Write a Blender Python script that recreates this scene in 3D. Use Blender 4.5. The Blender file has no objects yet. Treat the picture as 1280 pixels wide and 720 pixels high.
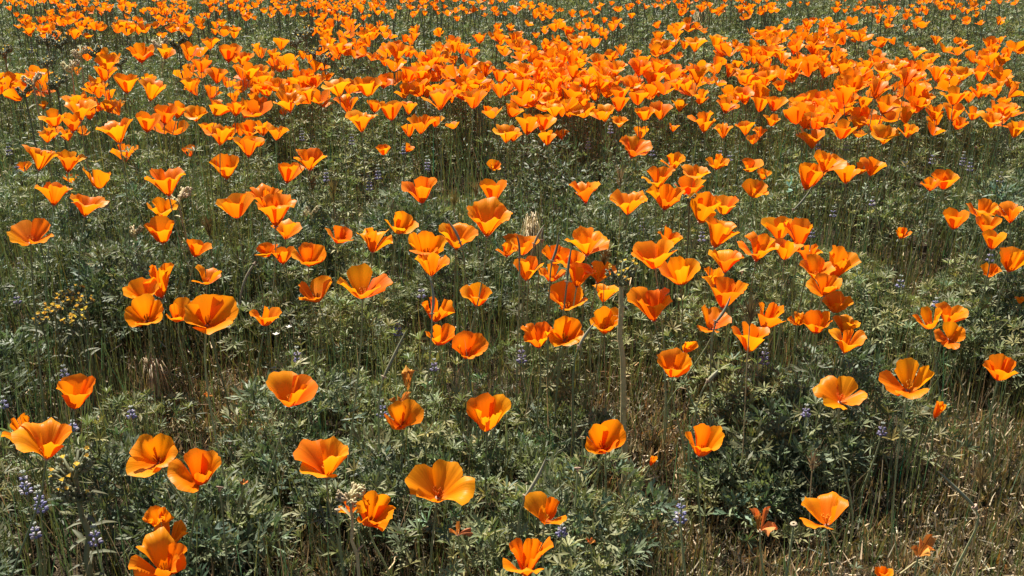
import bpy, math, random
import numpy as np
from mathutils import Vector, Matrix, Quaternion

# ------------------------------------------------------------------ camera, world, sun, exposure
scene = bpy.context.scene
COL = scene.collection
CAM = np.array([0.0, 0.0, 0.88]); PITCH = math.radians(21.0); FPX = 1350.0
cam_data = bpy.data.cameras.new('camera'); cam = bpy.data.objects.new('camera', cam_data)
COL.objects.link(cam); cam.location = CAM; cam.rotation_euler = (math.pi/2 - PITCH, 0, 0)
cam_data.sensor_width = 36.0; cam_data.lens = 36.0*FPX/1280.0
cam_data.clip_start = 0.02; cam_data.clip_end = 1000.0
scene.camera = cam

SUN_AZ, SUN_EL = math.radians(-28.0), math.radians(56.0)     # azimuth from the view direction, clockwise
world = bpy.data.worlds.new('World'); scene.world = world; world.use_nodes = True
wn = world.node_tree; wn.nodes.clear()
wo = wn.nodes.new('ShaderNodeOutputWorld'); wb = wn.nodes.new('ShaderNodeBackground')
sky = wn.nodes.new('ShaderNodeTexSky'); sky.sky_type = 'NISHITA'; sky.sun_disc = False
sky.sun_elevation = SUN_EL; sky.sun_rotation = SUN_AZ; sky.air_density = 1.0; sky.dust_density = 1.2
wb.inputs['Strength'].default_value = 0.05
wn.links.new(sky.outputs[0], wb.inputs['Color']); wn.links.new(wb.outputs[0], wo.inputs['Surface'])
sl = bpy.data.lights.new('sun', 'SUN'); sl.energy = 4.8; sl.angle = math.radians(0.53); sl.color = (1.0, 0.94, 0.84)
sun = bpy.data.objects.new('sun', sl); COL.objects.link(sun); sun.location = (-3, 4, 8)
sdir = Vector((math.sin(SUN_AZ)*math.cos(SUN_EL), math.cos(SUN_AZ)*math.cos(SUN_EL), math.sin(SUN_EL)))
sun.rotation_mode = 'QUATERNION'; sun.rotation_quaternion = sdir.to_track_quat('Z', 'Y')
vs = scene.view_settings
vs.view_transform = 'Standard'; vs.look = 'None'; vs.exposure = 1.27; vs.gamma = 1.0
vs.use_curve_mapping = False
scene.cycles.max_bounces = 8; scene.cycles.diffuse_bounces = 4; scene.cycles.transmission_bounces = 4
scene.cycles.transparent_max_bounces = 4; scene.cycles.use_denoising = True

rng = np.random.default_rng(11); random.seed(11)

# ------------------------------------------------------------------ pixel <-> world
RX = np.array([1.0, 0, 0]); FW = np.array([0, math.cos(PITCH), -math.sin(PITCH)]); UPV = np.array([0, math.sin(PITCH), math.cos(PITCH)])
def ray(px, py):
    d = RX*(px-640)/FPX + UPV*(360-py)/FPX + FW
    return d/np.linalg.norm(d)
def on_height(px, py, z):
    d = ray(px, py); t = (z-CAM[2])/d[2]
    return CAM + d*t
def project(P):
    Q = np.asarray(P)-CAM
    dep = Q@FW
    return 640+FPX*(Q@RX)/dep, 360-FPX*(Q@UPV)/dep, dep

# ------------------------------------------------------------------ mesh helpers
def mesh_np(name, V, F, tint=None, smooth=True):
    """V (n,3); F list of (m,k) int arrays"""
    me = bpy.data.meshes.new(name)
    if not isinstance(F, list): F = [F]
    F = [f for f in F if len(f)]
    me.vertices.add(len(V)); me.vertices.foreach_set('co', np.ascontiguousarray(V, np.float32).ravel())
    loops = np.concatenate([f.ravel() for f in F]).astype(np.int32)
    tot = np.concatenate([np.full(len(f), f.shape[1], np.int32) for f in F])
    start = np.concatenate([[0], np.cumsum(tot)[:-1]]).astype(np.int32)
    me.loops.add(len(loops)); me.loops.foreach_set('vertex_index', loops)
    me.polygons.add(len(tot)); me.polygons.foreach_set('loop_start', start); me.polygons.foreach_set('loop_total', tot)
    if smooth: me.polygons.foreach_set('use_smooth', np.ones(len(tot), bool))
    if tint is not None:
        a = me.attributes.new('tint', 'FLOAT_COLOR', 'POINT')
        c = np.ones((len(V), 4), np.float32); c[:, :tint.shape[1]] = tint
        a.data.foreach_set('color', c.ravel())
    me.update(calc_edges=True)
    return me
def link(name, me, mat, parent=None):
    o = bpy.data.objects.new(name, me); COL.objects.link(o)
    if mat and me is not None and not me.materials: me.materials.append(mat)
    if parent: o.parent = parent
    return o
def empty(name, loc, label, cat, group=None):
    o = bpy.data.objects.new(name, None); COL.objects.link(o); o.location = loc; o.empty_display_size = 0.02
    return tag(o, label, cat, group)
def tag(o, label, cat, group=None, kind=None):
    o['label'] = label; o['category'] = cat
    if group: o['group'] = group
    if kind: o['kind'] = kind
    return o

class MB:
    def __init__(self): self.v = []; self.f3 = []; self.f4 = []; self.t = []; self.n = 0
    def add(self, v, f, tint=(1, 1, 1)):
        v = np.asarray(v, float); f = np.asarray(f, int)
        (self.f3 if f.shape[1] == 3 else self.f4).append(f+self.n)
        self.v.append(v); self.t.append(np.tile(np.asarray(tint, float), (len(v), 1)) if np.ndim(tint) == 1 else tint); self.n += len(v)
    def tube(self, pts, rad, sides=5, tint=(1, 1, 1), cap=True):
        v, f = tube(pts, rad, sides); self.add(v, f, tint)
    def blob(self, c, r, tint=(1, 1, 1), squash=(1, 1, 1), axis=None):
        v = ICO_V*r*np.asarray(squash)
        if axis is not None: v = v@frame_z(axis).T
        self.add(v+np.asarray(c), ICO_F, tint)
    def mesh(self, name):
        F = []
        if self.f3: F.append(np.concatenate(self.f3))
        if self.f4: F.append(np.concatenate(self.f4))
        return mesh_np(name, np.concatenate(self.v), F, np.concatenate(self.t))
_g = (1+5**.5)/2
ICO_V = np.array([(-1,_g,0),(1,_g,0),(-1,-_g,0),(1,-_g,0),(0,-1,_g),(0,1,_g),(0,-1,-_g),(0,1,-_g),(_g,0,-1),(_g,0,1),(-_g,0,-1),(-_g,0,1)])/math.sqrt(1+_g*_g)
ICO_F = np.array([(0,11,5),(0,5,1),(0,1,7),(0,7,10),(0,10,11),(1,5,9),(5,11,4),(11,10,2),(10,7,6),(7,1,8),(3,9,4),(3,4,2),(3,2,6),(3,6,8),(3,8,9),(4,9,5),(2,4,11),(6,2,10),(8,6,7),(9,8,1)])
def nrm(a):
    a = np.asarray(a, float); return a/(np.linalg.norm(a)+1e-12)
def frame_z(z, up=None):
    z = nrm(z); h = np.array([0, 0, 1.0]) if abs(z[2]) < .9 else np.array([1.0, 0, 0])
    if up is not None: h = np.asarray(up, float)
    x = nrm(np.cross(h, z)); y = np.cross(z, x)
    return np.stack([x, y, z], 1)
def tube(pts, rad, sides=5):
    pts = np.asarray(pts, float); n = len(pts)
    rad = np.full(n, rad) if np.ndim(rad) == 0 else np.asarray(rad)
    tg = np.gradient(pts, axis=0); ref = np.array([0.31, 0.87, 0.38])
    V = []
    for i in range(n):
        t = nrm(tg[i]); x = nrm(np.cross(ref, t)); y = np.cross(t, x)
        a = np.arange(sides)*2*math.pi/sides
        V.append(pts[i]+rad[i]*(np.cos(a)[:, None]*x+np.sin(a)[:, None]*y))
    V = np.concatenate(V); F = []
    for i in range(n-1):
        for k in range(sides):
            a = i*sides+k; b = i*sides+(k+1) % sides
            F.append((a, b, b+sides, a+sides))
    return V, np.array(F)
def bez(p0, p1, p2, p3, n):
    t = np.linspace(0, 1, n)[:, None]
    return (1-t)**3*p0+3*(1-t)**2*t*p1+3*(1-t)*t*t*p2+t**3*p3

# ------------------------------------------------------------------ materials
def material(name, build):
    m = bpy.data.materials.new(name); m.use_nodes = True; nt = m.node_tree; nt.nodes.clear()
    out = nt.nodes.new('ShaderNodeOutputMaterial')
    nt.links.new(build(nt), out.inputs['Surface'])
    return m
def N(nt, t, **kw):
    n = nt.nodes.new(t)
    for k, v in kw.items():
        if hasattr(n, k): setattr(n, k, v)
        else: n.inputs[k.replace('_', ' ')].default_value = v
    return n
def tinted(nt, col, objrand=0.25, hue=0.02, nscale=None, namp=0.3):
    """base colour x per-leaf tint attribute x object random"""
    a = N(nt, 'ShaderNodeAttribute', attribute_name='tint')
    rgb = N(nt, 'ShaderNodeRGB'); rgb.outputs[0].default_value = (*col, 1)
    mx = N(nt, 'ShaderNodeMix', data_type='RGBA', blend_type='MULTIPLY'); mx.inputs[0].default_value = 1
    nt.links.new(rgb.outputs[0], mx.inputs[6]); nt.links.new(a.outputs['Color'], mx.inputs[7])
    oi = N(nt, 'ShaderNodeObjectInfo'); hs = N(nt, 'ShaderNodeHueSaturation')
    mr = N(nt, 'ShaderNodeMapRange'); mr.inputs[3].default_value = 1-objrand; mr.inputs[4].default_value = 1+objrand
    nt.links.new(oi.outputs['Random'], mr.inputs[0]); nt.links.new(mr.outputs[0], hs.inputs['Value'])
    mr2 = N(nt, 'ShaderNodeMapRange'); mr2.inputs[3].default_value = .5-hue; mr2.inputs[4].default_value = .5+hue
    ml = N(nt, 'ShaderNodeMath', operation='FRACT'); mm = N(nt, 'ShaderNodeMath', operation='MULTIPLY'); mm.inputs[1].default_value = 7.31
    nt.links.new(oi.outputs['Random'], mm.inputs[0]); nt.links.new(mm.outputs[0], ml.inputs[0]); nt.links.new(ml.outputs[0], mr2.inputs[0])
    nt.links.new(mr2.outputs[0], hs.inputs['Hue']); nt.links.new(mx.outputs[2], hs.inputs['Color'])
    outc = hs.outputs[0]
    if nscale:
        tc = N(nt, 'ShaderNodeTexCoord'); no = N(nt, 'ShaderNodeTexNoise'); no.inputs['Scale'].default_value = nscale
        nt.links.new(tc.outputs['Object'], no.inputs['Vector'])
        m3 = N(nt, 'ShaderNodeMapRange'); m3.inputs[3].default_value = 1-namp; m3.inputs[4].default_value = 1+namp
        nt.links.new(no.outputs[0], m3.inputs[0])
        h2 = N(nt, 'ShaderNodeHueSaturation'); nt.links.new(outc, h2.inputs['Color']); nt.links.new(m3.outputs[0], h2.inputs['Value']); outc = h2.outputs[0]
    return outc
def leafy(nt, col, trans=0.3, rough=0.5, spec=0.4, warm=(1.0, 1.15, 0.6), **kw):
    c = tinted(nt, col, **kw)
    p = N(nt, 'ShaderNodeBsdfPrincipled'); p.inputs['Roughness'].default_value = rough; p.inputs['Specular IOR Level'].default_value = spec
    nt.links.new(c, p.inputs['Base Color'])
    if trans <= 0: return p.outputs[0]
    t = N(nt, 'ShaderNodeBsdfTranslucent')
    w = N(nt, 'ShaderNodeMix', data_type='RGBA', blend_type='MULTIPLY'); w.inputs[0].default_value = 1
    nt.links.new(c, w.inputs[6]); w.inputs[7].default_value = (*warm, 1); nt.links.new(w.outputs[2], t.inputs['Color'])
    s = N(nt, 'ShaderNodeMixShader'); s.inputs[0].default_value = trans
    nt.links.new(p.outputs[0], s.inputs[1]); nt.links.new(t.outputs[0], s.inputs[2])
    return s.outputs[0]
def petal_shader(nt):
    a = N(nt, 'ShaderNodeAttribute', attribute_name='tint')      # r = along the petal, g = across, b = random
    sp = N(nt, 'ShaderNodeSeparateColor'); nt.links.new(a.outputs['Color'], sp.inputs[0])
    cr = N(nt, 'ShaderNodeValToRGB'); e = cr.color_ramp.elements
    e[0].position = 0.0; e[0].color = (0.82, 0.14, 0.0015, 1); e[1].position = 1.0; e[1].color = (0.92, 0.285, 0.006, 1)
    x = cr.color_ramp.elements.new(0.45); x.color = (0.88, 0.20, 0.002, 1)
    cb = N(nt, 'ShaderNodeCombineXYZ')
    m1 = N(nt, 'ShaderNodeMath', operation='MULTIPLY'); m1.inputs[1].default_value = 26.0; nt.links.new(sp.outputs[1], m1.inputs[0])
    m2 = N(nt, 'ShaderNodeMath', operation='MULTIPLY'); m2.inputs[1].default_value = 1.3; nt.links.new(sp.outputs[0], m2.inputs[0])
    m3 = N(nt, 'ShaderNodeMath', operation='MULTIPLY'); m3.inputs[1].default_value = 37.0; nt.links.new(sp.outputs[2], m3.inputs[0])
    nt.links.new(m1.outputs[0], cb.inputs[0]); nt.links.new(m2.outputs[0], cb.inputs[1]); nt.links.new(m3.outputs[0], cb.inputs[2])
    no = N(nt, 'ShaderNodeTexNoise'); no.inputs['Scale'].default_value = 1.0; no.inputs['Detail'].default_value = 3.0
    nt.links.new(cb.outputs[0], no.inputs['Vector'])
    ad = N(nt, 'ShaderNodeMath', operation='MULTIPLY_ADD'); ad.inputs[1].default_value = 0.40; nt.links.new(no.outputs[0], ad.inputs[0])
    sb = N(nt, 'ShaderNodeMath', operation='ADD'); sb.inputs[1].default_value = -0.2; nt.links.new(sp.outputs[0], sb.inputs[0])
    nt.links.new(sb.outputs[0], ad.inputs[2]); nt.links.new(ad.outputs[0], cr.inputs[0])
    oi = N(nt, 'ShaderNodeObjectInfo'); hs = N(nt, 'ShaderNodeHueSaturation'); nt.links.new(cr.outputs[0], hs.inputs['Color'])
    mr = N(nt, 'ShaderNodeMapRange'); mr.inputs[3].default_value = .482; mr.inputs[4].default_value = .518
    av = N(nt, 'ShaderNodeMath', operation='MULTIPLY_ADD'); av.inputs[1].default_value = .5; hf = N(nt, 'ShaderNodeMath', operation='MULTIPLY'); hf.inputs[1].default_value = .5
    nt.links.new(sp.outputs[2], hf.inputs[0]); nt.links.new(oi.outputs['Random'], av.inputs[0]); nt.links.new(hf.outputs[0], av.inputs[2])
    nt.links.new(av.outputs[0], mr.inputs[0]); nt.links.new(mr.outputs[0], hs.inputs['Hue'])
    bp = N(nt, 'ShaderNodeBump'); bp.inputs['Strength'].default_value = 0.4; bp.inputs['Distance'].default_value = 0.0015
    nt.links.new(no.outputs[0], bp.inputs['Height'])
    p = N(nt, 'ShaderNodeBsdfPrincipled'); p.inputs['Roughness'].default_value = 0.42; p.inputs['Specular IOR Level'].default_value = 0.16
    p.inputs['Sheen Weight'].default_value = 0.0
    nt.links.new(hs.outputs[0], p.inputs['Base Color']); nt.links.new(bp.outputs[0], p.inputs['Normal'])
    t = N(nt, 'ShaderNodeBsdfTranslucent')
    w = N(nt, 'ShaderNodeMix', data_type='RGBA', blend_type='MULTIPLY'); w.inputs[0].default_value = 1
    nt.links.new(hs.outputs[0], w.inputs[6]); w.inputs[7].default_value = (1.0, 1.0, 0.8, 1); nt.links.new(w.outputs[2], t.inputs['Color'])
    s = N(nt, 'ShaderNodeMixShader'); s.inputs[0].default_value = 0.48
    nt.links.new(p.outputs[0], s.inputs[1]); nt.links.new(t.outputs[0], s.inputs[2])
    return s.outputs[0]
M_PETAL = material('poppy_petal', petal_shader)
M_WILT = material('withered_petal', lambda nt: leafy(nt, (0.62, 0.26, 0.06), .2, .6, .2, (1, .8, .6), objrand=.3, nscale=90))
M_STEM = material('poppy_stem', lambda nt: leafy(nt, (0.27, 0.30, 0.155), .15, .5, .35, objrand=.3, nscale=60))
M_COLLAR = material('poppy_receptacle', lambda nt: leafy(nt, (0.40, 0.30, 0.20), .2, .6, .2, (1, .9, .8), objrand=.25))
M_STAMEN = material('poppy_stamen', lambda nt: leafy(nt, (0.75, 0.28, 0.02), .2, .6, .2, (1, .9, .6)))
M_POD = material('poppy_pod', lambda nt: leafy(nt, (0.21, 0.20, 0.12), .05, .55, .3, objrand=.35, nscale=80))
M_LUPINE = material('lupine_leaf', lambda nt: leafy(nt, (0.195, 0.204, 0.088), .25, .52, .28, objrand=.25))
M_FERN = material('poppy_leaf', lambda nt: leafy(nt, (0.175, 0.205, 0.105), .25, .52, .3, objrand=.25))
M_GREENGRASS = material('green_grass', lambda nt: leafy(nt, (0.135, 0.15, 0.068), .25, .5, .3))
M_DRY = material('dry_grass', lambda nt: leafy(nt, (0.42, 0.335, 0.19), .25, .55, .3, (1, .9, .7), objrand=.2))
M_LITTER = material('straw_litter', lambda nt: leafy(nt, (0.40, 0.32, 0.20), .1, .6, .25, (1, .9, .7)))
M_FIDDLE = material('fiddleneck_green', lambda nt: leafy(nt, (0.16, 0.165, 0.085), .15, .6, .3, objrand=.2, nscale=120))
M_FIDDLEDRY = material('fiddleneck_dry', lambda nt: leafy(nt, (0.50, 0.41, 0.22), .1, .6, .3, (1, .9, .7), objrand=.2, nscale=120))
M_YELLOW = material('yellow_corolla', lambda nt: leafy(nt, (0.85, 0.60, 0.12), .3, .5, .3, (1, .9, .5)))
M_VIOLET = material('lupine_floret', lambda nt: leafy(nt, (0.20, 0.185, 0.27), .25, .5, .3, (1, .95, 1.1), objrand=.3))
M_WHITE = material('white_petal', lambda nt: leafy(nt, (0.72, 0.70, 0.62), .3, .5, .3, (1, 1, .9)))
def ground_shader(nt):
    tc = N(nt, 'ShaderNodeTexCoord')
    n1 = N(nt, 'ShaderNodeTexNoise'); n1.inputs['Scale'].default_value = 1.7; n1.inputs['Detail'].default_value = 6
    n2 = N(nt, 'ShaderNodeTexNoise'); n2.inputs['Scale'].default_value = 95; n2.inputs['Detail'].default_value = 4
    n3 = N(nt, 'ShaderNodeTexVoronoi'); n3.inputs['Scale'].default_value = 240
    for n in (n1, n2, n3): nt.links.new(tc.outputs['Object'], n.inputs['Vector'])
    r1 = N(nt, 'ShaderNodeValToRGB'); e = r1.color_ramp.elements
    e[0].position = .35; e[0].color = (.022, .016, .010, 1); e[1].position = .72; e[1].color = (.085, .062, .038, 1)
    nt.links.new(n2.outputs[0], r1.inputs[0])
    r2 = N(nt, 'ShaderNodeValToRGB'); e = r2.color_ramp.elements
    e[0].position = .42; e[0].color = (.030, .024, .015, 1); e[1].position = .62; e[1].color = (.06, .045, .028, 1)
    nt.links.new(n1.outputs[0], r2.inputs[0])
    mx = N(nt, 'ShaderNodeMix', data_type='RGBA'); mx.inputs[0].default_value = .5
    nt.links.new(r1.outputs[0], mx.inputs[6]); nt.links.new(r2.outputs[0], mx.inputs[7])
    bp = N(nt, 'ShaderNodeBump'); bp.inputs['Strength'].default_value = .8; bp.inputs['Distance'].default_value = .006
    ad = N(nt, 'ShaderNodeMath', operation='ADD'); nt.links.new(n2.outputs[0], ad.inputs[0]); nt.links.new(n3.outputs[0], ad.inputs[1])
    nt.links.new(ad.outputs[0], bp.inputs['Height'])
    p = N(nt, 'ShaderNodeBsdfPrincipled'); p.inputs['Roughness'].default_value = .95; p.inputs['Specular IOR Level'].default_value = .1
    nt.links.new(mx.outputs[2], p.inputs['Base Color']); nt.links.new(bp.outputs[0], p.inputs['Normal'])
    return p.outputs[0]
M_GROUND = material('soil', ground_shader)

# ------------------------------------------------------------------ ground
def gz(x, y):
    x = np.asarray(x, float); y = np.asarray(y, float)
    fade = np.clip((14-np.hypot(x, y-4))/5, 0, 1)
    return fade*(0.008*np.sin(2.3*x+1.1)*np.cos(1.9*y)+0.005*np.sin(7.1*x+3.0*y)+0.004*np.sin(5*y-3.7*x))
ax = np.concatenate([[-400, -150, -60, -25, -14], np.linspace(-10, 10, 101), [14, 25, 60, 150, 400]])
ay = np.concatenate([[-400, -150, -60, -25, -10], np.linspace(-4, 16, 101), [25, 60, 150, 300, 500]])
gx, gy = np.meshgrid(ax, ay)
gv = np.stack([gx.ravel(), gy.ravel(), gz(gx, gy).ravel()], 1)
na = len(ax); i, j = np.meshgrid(np.arange(na-1), np.arange(len(ay)-1)); q = (j*na+i).ravel()
ground = link('ground', mesh_np('ground', gv, np.stack([q, q+1, q+na+1, q+na], 1)), M_GROUND)
ground['kind'] = 'structure'; ground['label'] = 'brown soil of the flower field under litter and plants'

# ------------------------------------------------------------------ poppy shapes
FORMS = {   # base angle, th0, th1, psi, recurve, ruffle, jitter, edge drop
 'c': (50, 22, 26, 62, 14, .036, 7, .20),
 'b': (68, 26, 34, 62, 16, .040, 8, .21),
 'o': (72, 46, 44, 46, 14, .050, 12, .22),
 'f': (40, 26, 36, 58, 40, .055, 9, .14),
 'r': (50, 24, 28, 54, 26, .090, 11, .18),
 'w': (30, 16, 34, 27, 10, .120, 26, .25),
 'n': (30, 10, 4, 80, 6, .03, 4, .30),
}
def petals(form, seed, nu=9, nv=7):
    """four (V, tint) grids of one flower, petal length 1, base at the origin, axis +z"""
    r = np.random.default_rng(seed)
    thb, th0, th1, psi, rec, ruf, jit, drop = FORMS[form]
    squash = r.uniform(.84, 1.06)
    out = []
    u = np.linspace(-1, 1, nu)[None, :].repeat(nv, 0); v = np.linspace(0, 1, nv)[:, None].repeat(nu, 1)
    v = v**0.9
    for k in range(4):
        inner = k % 2
        dth = r.normal(0, jit); d1 = r.normal(0, jit*.5)
        ps = math.radians(psi)*r.uniform(.9, 1.08)
        length = r.uniform(.90, 1.08)
        lip = 0
        if form not in 'wn':
            q_ = r.uniform()
            if q_ < .22: lip = r.uniform(25, 60)
            elif q_ < .34: dth -= r.uniform(8, 18)
        asym = r.normal(0, .05)
        L = 1-drop*np.abs(u)**3.2+asym*u+(.03 if nu < 10 else .020)*np.cos(2.7*math.pi*u+r.uniform(0, 6))+(.022 if nu < 10 else .011)*np.cos(6.3*math.pi*u+r.uniform(0, 6))
        s = v*L*length
        sg = np.linspace(0, 1.25, 60)
        sm = np.clip(sg, 0, 1); sm = sm*sm*(3-2*sm)
        rr = np.clip((sg-.66)/.4, 0, 1.4)
        th = np.radians(th0+(th1-th0)*sm+(thb-th0)*np.clip(1-sg/.34, 0, 1)**1.3+(rec+lip+r.normal(0, 12))*rr**1.5+dth*np.clip(sg*2.5, 0, 1)+d1*sm)
        # small funnel at the very base
        ds = sg[1]-sg[0]
        R = np.concatenate([[0], np.cumsum(np.sin(th[:-1])*ds)])+.035
        Z = np.concatenate([[0], np.cumsum(np.cos(th[:-1])*ds)])
        rad = np.interp(s, sg, R); z = np.interp(s, sg, Z); tt = np.interp(s, sg, th)
        amp = ruf*v**1.6
        dn = amp*(np.cos((1.3+r.uniform(0, .7))*math.pi*u+r.uniform(0, 6))+.55*np.cos((2.6+r.uniform(0, 1.2))*math.pi*u+r.uniform(0, 6)))
        dn += .30*ruf*v**2*np.cos((5+r.uniform(0, 3))*math.pi*u+r.uniform(0, 6))
        dn += r.normal(0, .05)*v*u+ (-.04 if inner else .02)*v**.5 + r.normal(.0, .045)*v*u*u
        rad = rad+dn*np.cos(tt); z = z-dn*np.sin(tt)
        az = k*math.pi/2+u*ps*(1-.06*v)+r.normal(0, .09)
        V = np.stack([rad*np.cos(az), rad*np.sin(az)*squash, z], -1).reshape(-1, 3)
        T = np.stack([np.clip(s, 0, 1).ravel(), (u.ravel()+1)/2, np.full(u.size, r.uniform())], 1)
        out.append((V, T))
    return out
def grid_faces(nu, nv):
    i, j = np.meshgrid(np.arange(nu-1), np.arange(nv-1)); q = (j*nu+i).ravel()
    return np.stack([q, q+1, q+nu+1, q+nu], 1)
def stamen_mesh():
    b = MB(); r = np.random.default_rng(5)
    for k in range(14):
        a = k*2.4; t = .05+.11*(k % 4)/3
        p0 = np.array([.02*math.cos(a), .02*math.sin(a), .03]); p1 = np.array([t*math.cos(a), t*math.sin(a), .24+.05*r.uniform()])
        v, f = tube([p0, (p0+p1)/2+[0, 0, .02], p1], [.008, .012, .016], 3); b.add(v, f)
        b.blob(p1, .022, (1.1, 1.1, .8), (.7, .7, 1.5))
    return b.mesh('stamens')
ME_STAMEN = stamen_mesh(); ME_STAMEN.materials.append(M_STAMEN)
def collar_mesh():
    b = MB(); a = np.arange(10)*2*math.pi/10
    rings = [(.018, -.10), (.032, -.035), (.085, .004), (.082, .014), (.03, .012)]
    V = np.concatenate([np.stack([np.cos(a)*r_, np.sin(a)*r_, np.full(10, z_)], 1) for r_, z_ in rings])
    F = [(i*10+k, i*10+(k+1) % 10, (i+1)*10+(k+1) % 10, (i+1)*10+k) for i in range(4) for k in range(10)]
    b.add(V, F); return b.mesh('receptacle')
ME_COLLAR = collar_mesh(); ME_COLLAR.materials.append(M_COLLAR)

SHAPES = {}
def petal_shape(form, idx, hi):
    key = (form, idx, hi)
    if key not in SHAPES: SHAPES[key] = petals(form, 1000+idx*17+ord(form), *((13, 10) if hi else (8, 6)))
    return SHAPES[key]
POOL = {}
def petal_pool(form, idx, hi):
    key = (form, idx, hi)
    if key not in POOL:
        nu, nv = (13, 10) if hi else (8, 6)
        g = petal_shape(form, idx, hi)
        mes = []
        for V, T in g:
            me = mesh_np('petal', V, grid_faces(nu, nv), T if form != 'w' else np.ones((len(V), 3))); me.materials.append(M_WILT if form == 'w' else M_PETAL); mes.append(me)
        POOL[key] = (np.concatenate([p[0] for p in g]), mes)
    return POOL[key]

HEADS = []          # world positions of all flower heads, used to shape the foliage below them
def place_head(x, y, w, form, tilt, roll, spin, V, z0, small):
    """distance from the canopy height the flower stands in (or from its likely size), then orientation and scale"""
    d = ray(x, y)
    D = (z0-CAM[2])/d[2]
    W = w*D/FPX
    hi, lo = .074, (.02 if small else .046)
    if W > hi: D *= hi/W
    elif W < lo: D *= min(lo/W, 1.15)
    for _ in range(12):
        if (CAM+d*D)[2] < .14: D *= .97
        elif (CAM+d*D)[2] > .46: D *= 1.02
    P = CAM+d*D
    fwd = nrm([d[0], d[1], 0]); rt = np.array([fwd[1], -fwd[0], 0]); up = np.array([0, 0, 1.0])
    t, ro = math.radians(tilt), math.radians(roll)
    axis = nrm(-fwd*math.tan(t)+rt*math.tan(ro)+up)
    x_ = nrm(np.cross(axis, -fwd)); y_ = np.cross(axis, x_)
    R0 = np.stack([x_, y_, axis], 1)
    a = math.radians(spin); Rs = np.array([[math.cos(a), -math.sin(a), 0], [math.sin(a), math.cos(a), 0], [0, 0, 1]])
    R = R0@Rs; s = .035
    for _ in range(5):
        Q = V@R.T*s+P; px, py, dep = project(Q)
        s *= w/(px.max()-px.min())
        Q = V@R.T*s+P; px, py, dep = project(Q)
        P = P+RX*(x-(px.max()+px.min())/2)*dep.mean()/FPX+UPV*((py.max()+py.min())/2-y)*dep.mean()/FPX
    return P, R, s, axis

def stem_tube(P, axis, foot, r0, r1, n=8, sides=5):
    L = P[2]-foot[2]
    pts = bez(foot, foot+np.array([random.gauss(0, .02), random.gauss(0, .02), L*.35]), P-axis*L*.38, P, n)
    return tube(pts, np.linspace(r1, r0, n), sides), pts

def make_poppy(x, y, w, form, tilt, roll, spin, label, group, z0=.28, hi=False, idx=None, small=False, h=None):
    # of several grown shapes take the one whose height suits the flower best
    cand = [idx*40+k for k in range(14)] if idx is not None else random.sample(range(14), 5)
    h = h or .68*w; best = None
    for c in cand:
        sh = petal_shape(form, c, hi); V = np.concatenate([p[0] for p in sh])
        for sp_ in (spin, spin+random.uniform(20, 70)):
            pl = place_head(x, y, w, form, tilt, roll, sp_, V, z0, small)
            py = project(V@pl[1].T*pl[2]+pl[0])[1]; err = abs(py.max()-py.min()-h)
            if best is None or err < best[0]: best = (err, c, pl)
            if err < .04*h: break
        if best[0] < .04*h: break
    _, c, (P, R, s, axis) = best
    V, mes = petal_pool(form, c, hi)
    HEADS.append(P)
    foot = np.array([P[0]-axis[0]*.10+random.gauss(0, .03), P[1]-axis[1]*.10+random.gauss(.005, .025), 0.0]); foot[2] = float(gz(foot[0], foot[1]))-.004
    e = empty('poppy' if form not in 'wn' else ('withered_poppy' if form == 'w' else 'poppy_bud'), foot, label, 'poppy', group)
    Mx = Matrix.Translation(Vector(P-foot))@Matrix([list(R[i]) for i in range(3)]).to_4x4()@Matrix.Scale(s, 4)
    for me in mes:
        o = link('petal', me, None, e); o.matrix_local = Mx
    (v, f), pts = stem_tube(P-foot, axis, np.zeros(3), .0011 if w > 30 else .0010, .0015)
    me = mesh_np('stem', v, f, np.ones((len(v), 3))); so = link('stem', me, M_STEM, e)
    if form not in 'wn' and w > 17:
        o = link('stamens', ME_STAMEN, None, e); o.matrix_local = Mx
    if w > 17:
        o = link('receptacle', ME_COLLAR, None, so); o.matrix_local = Mx
    return e
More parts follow.
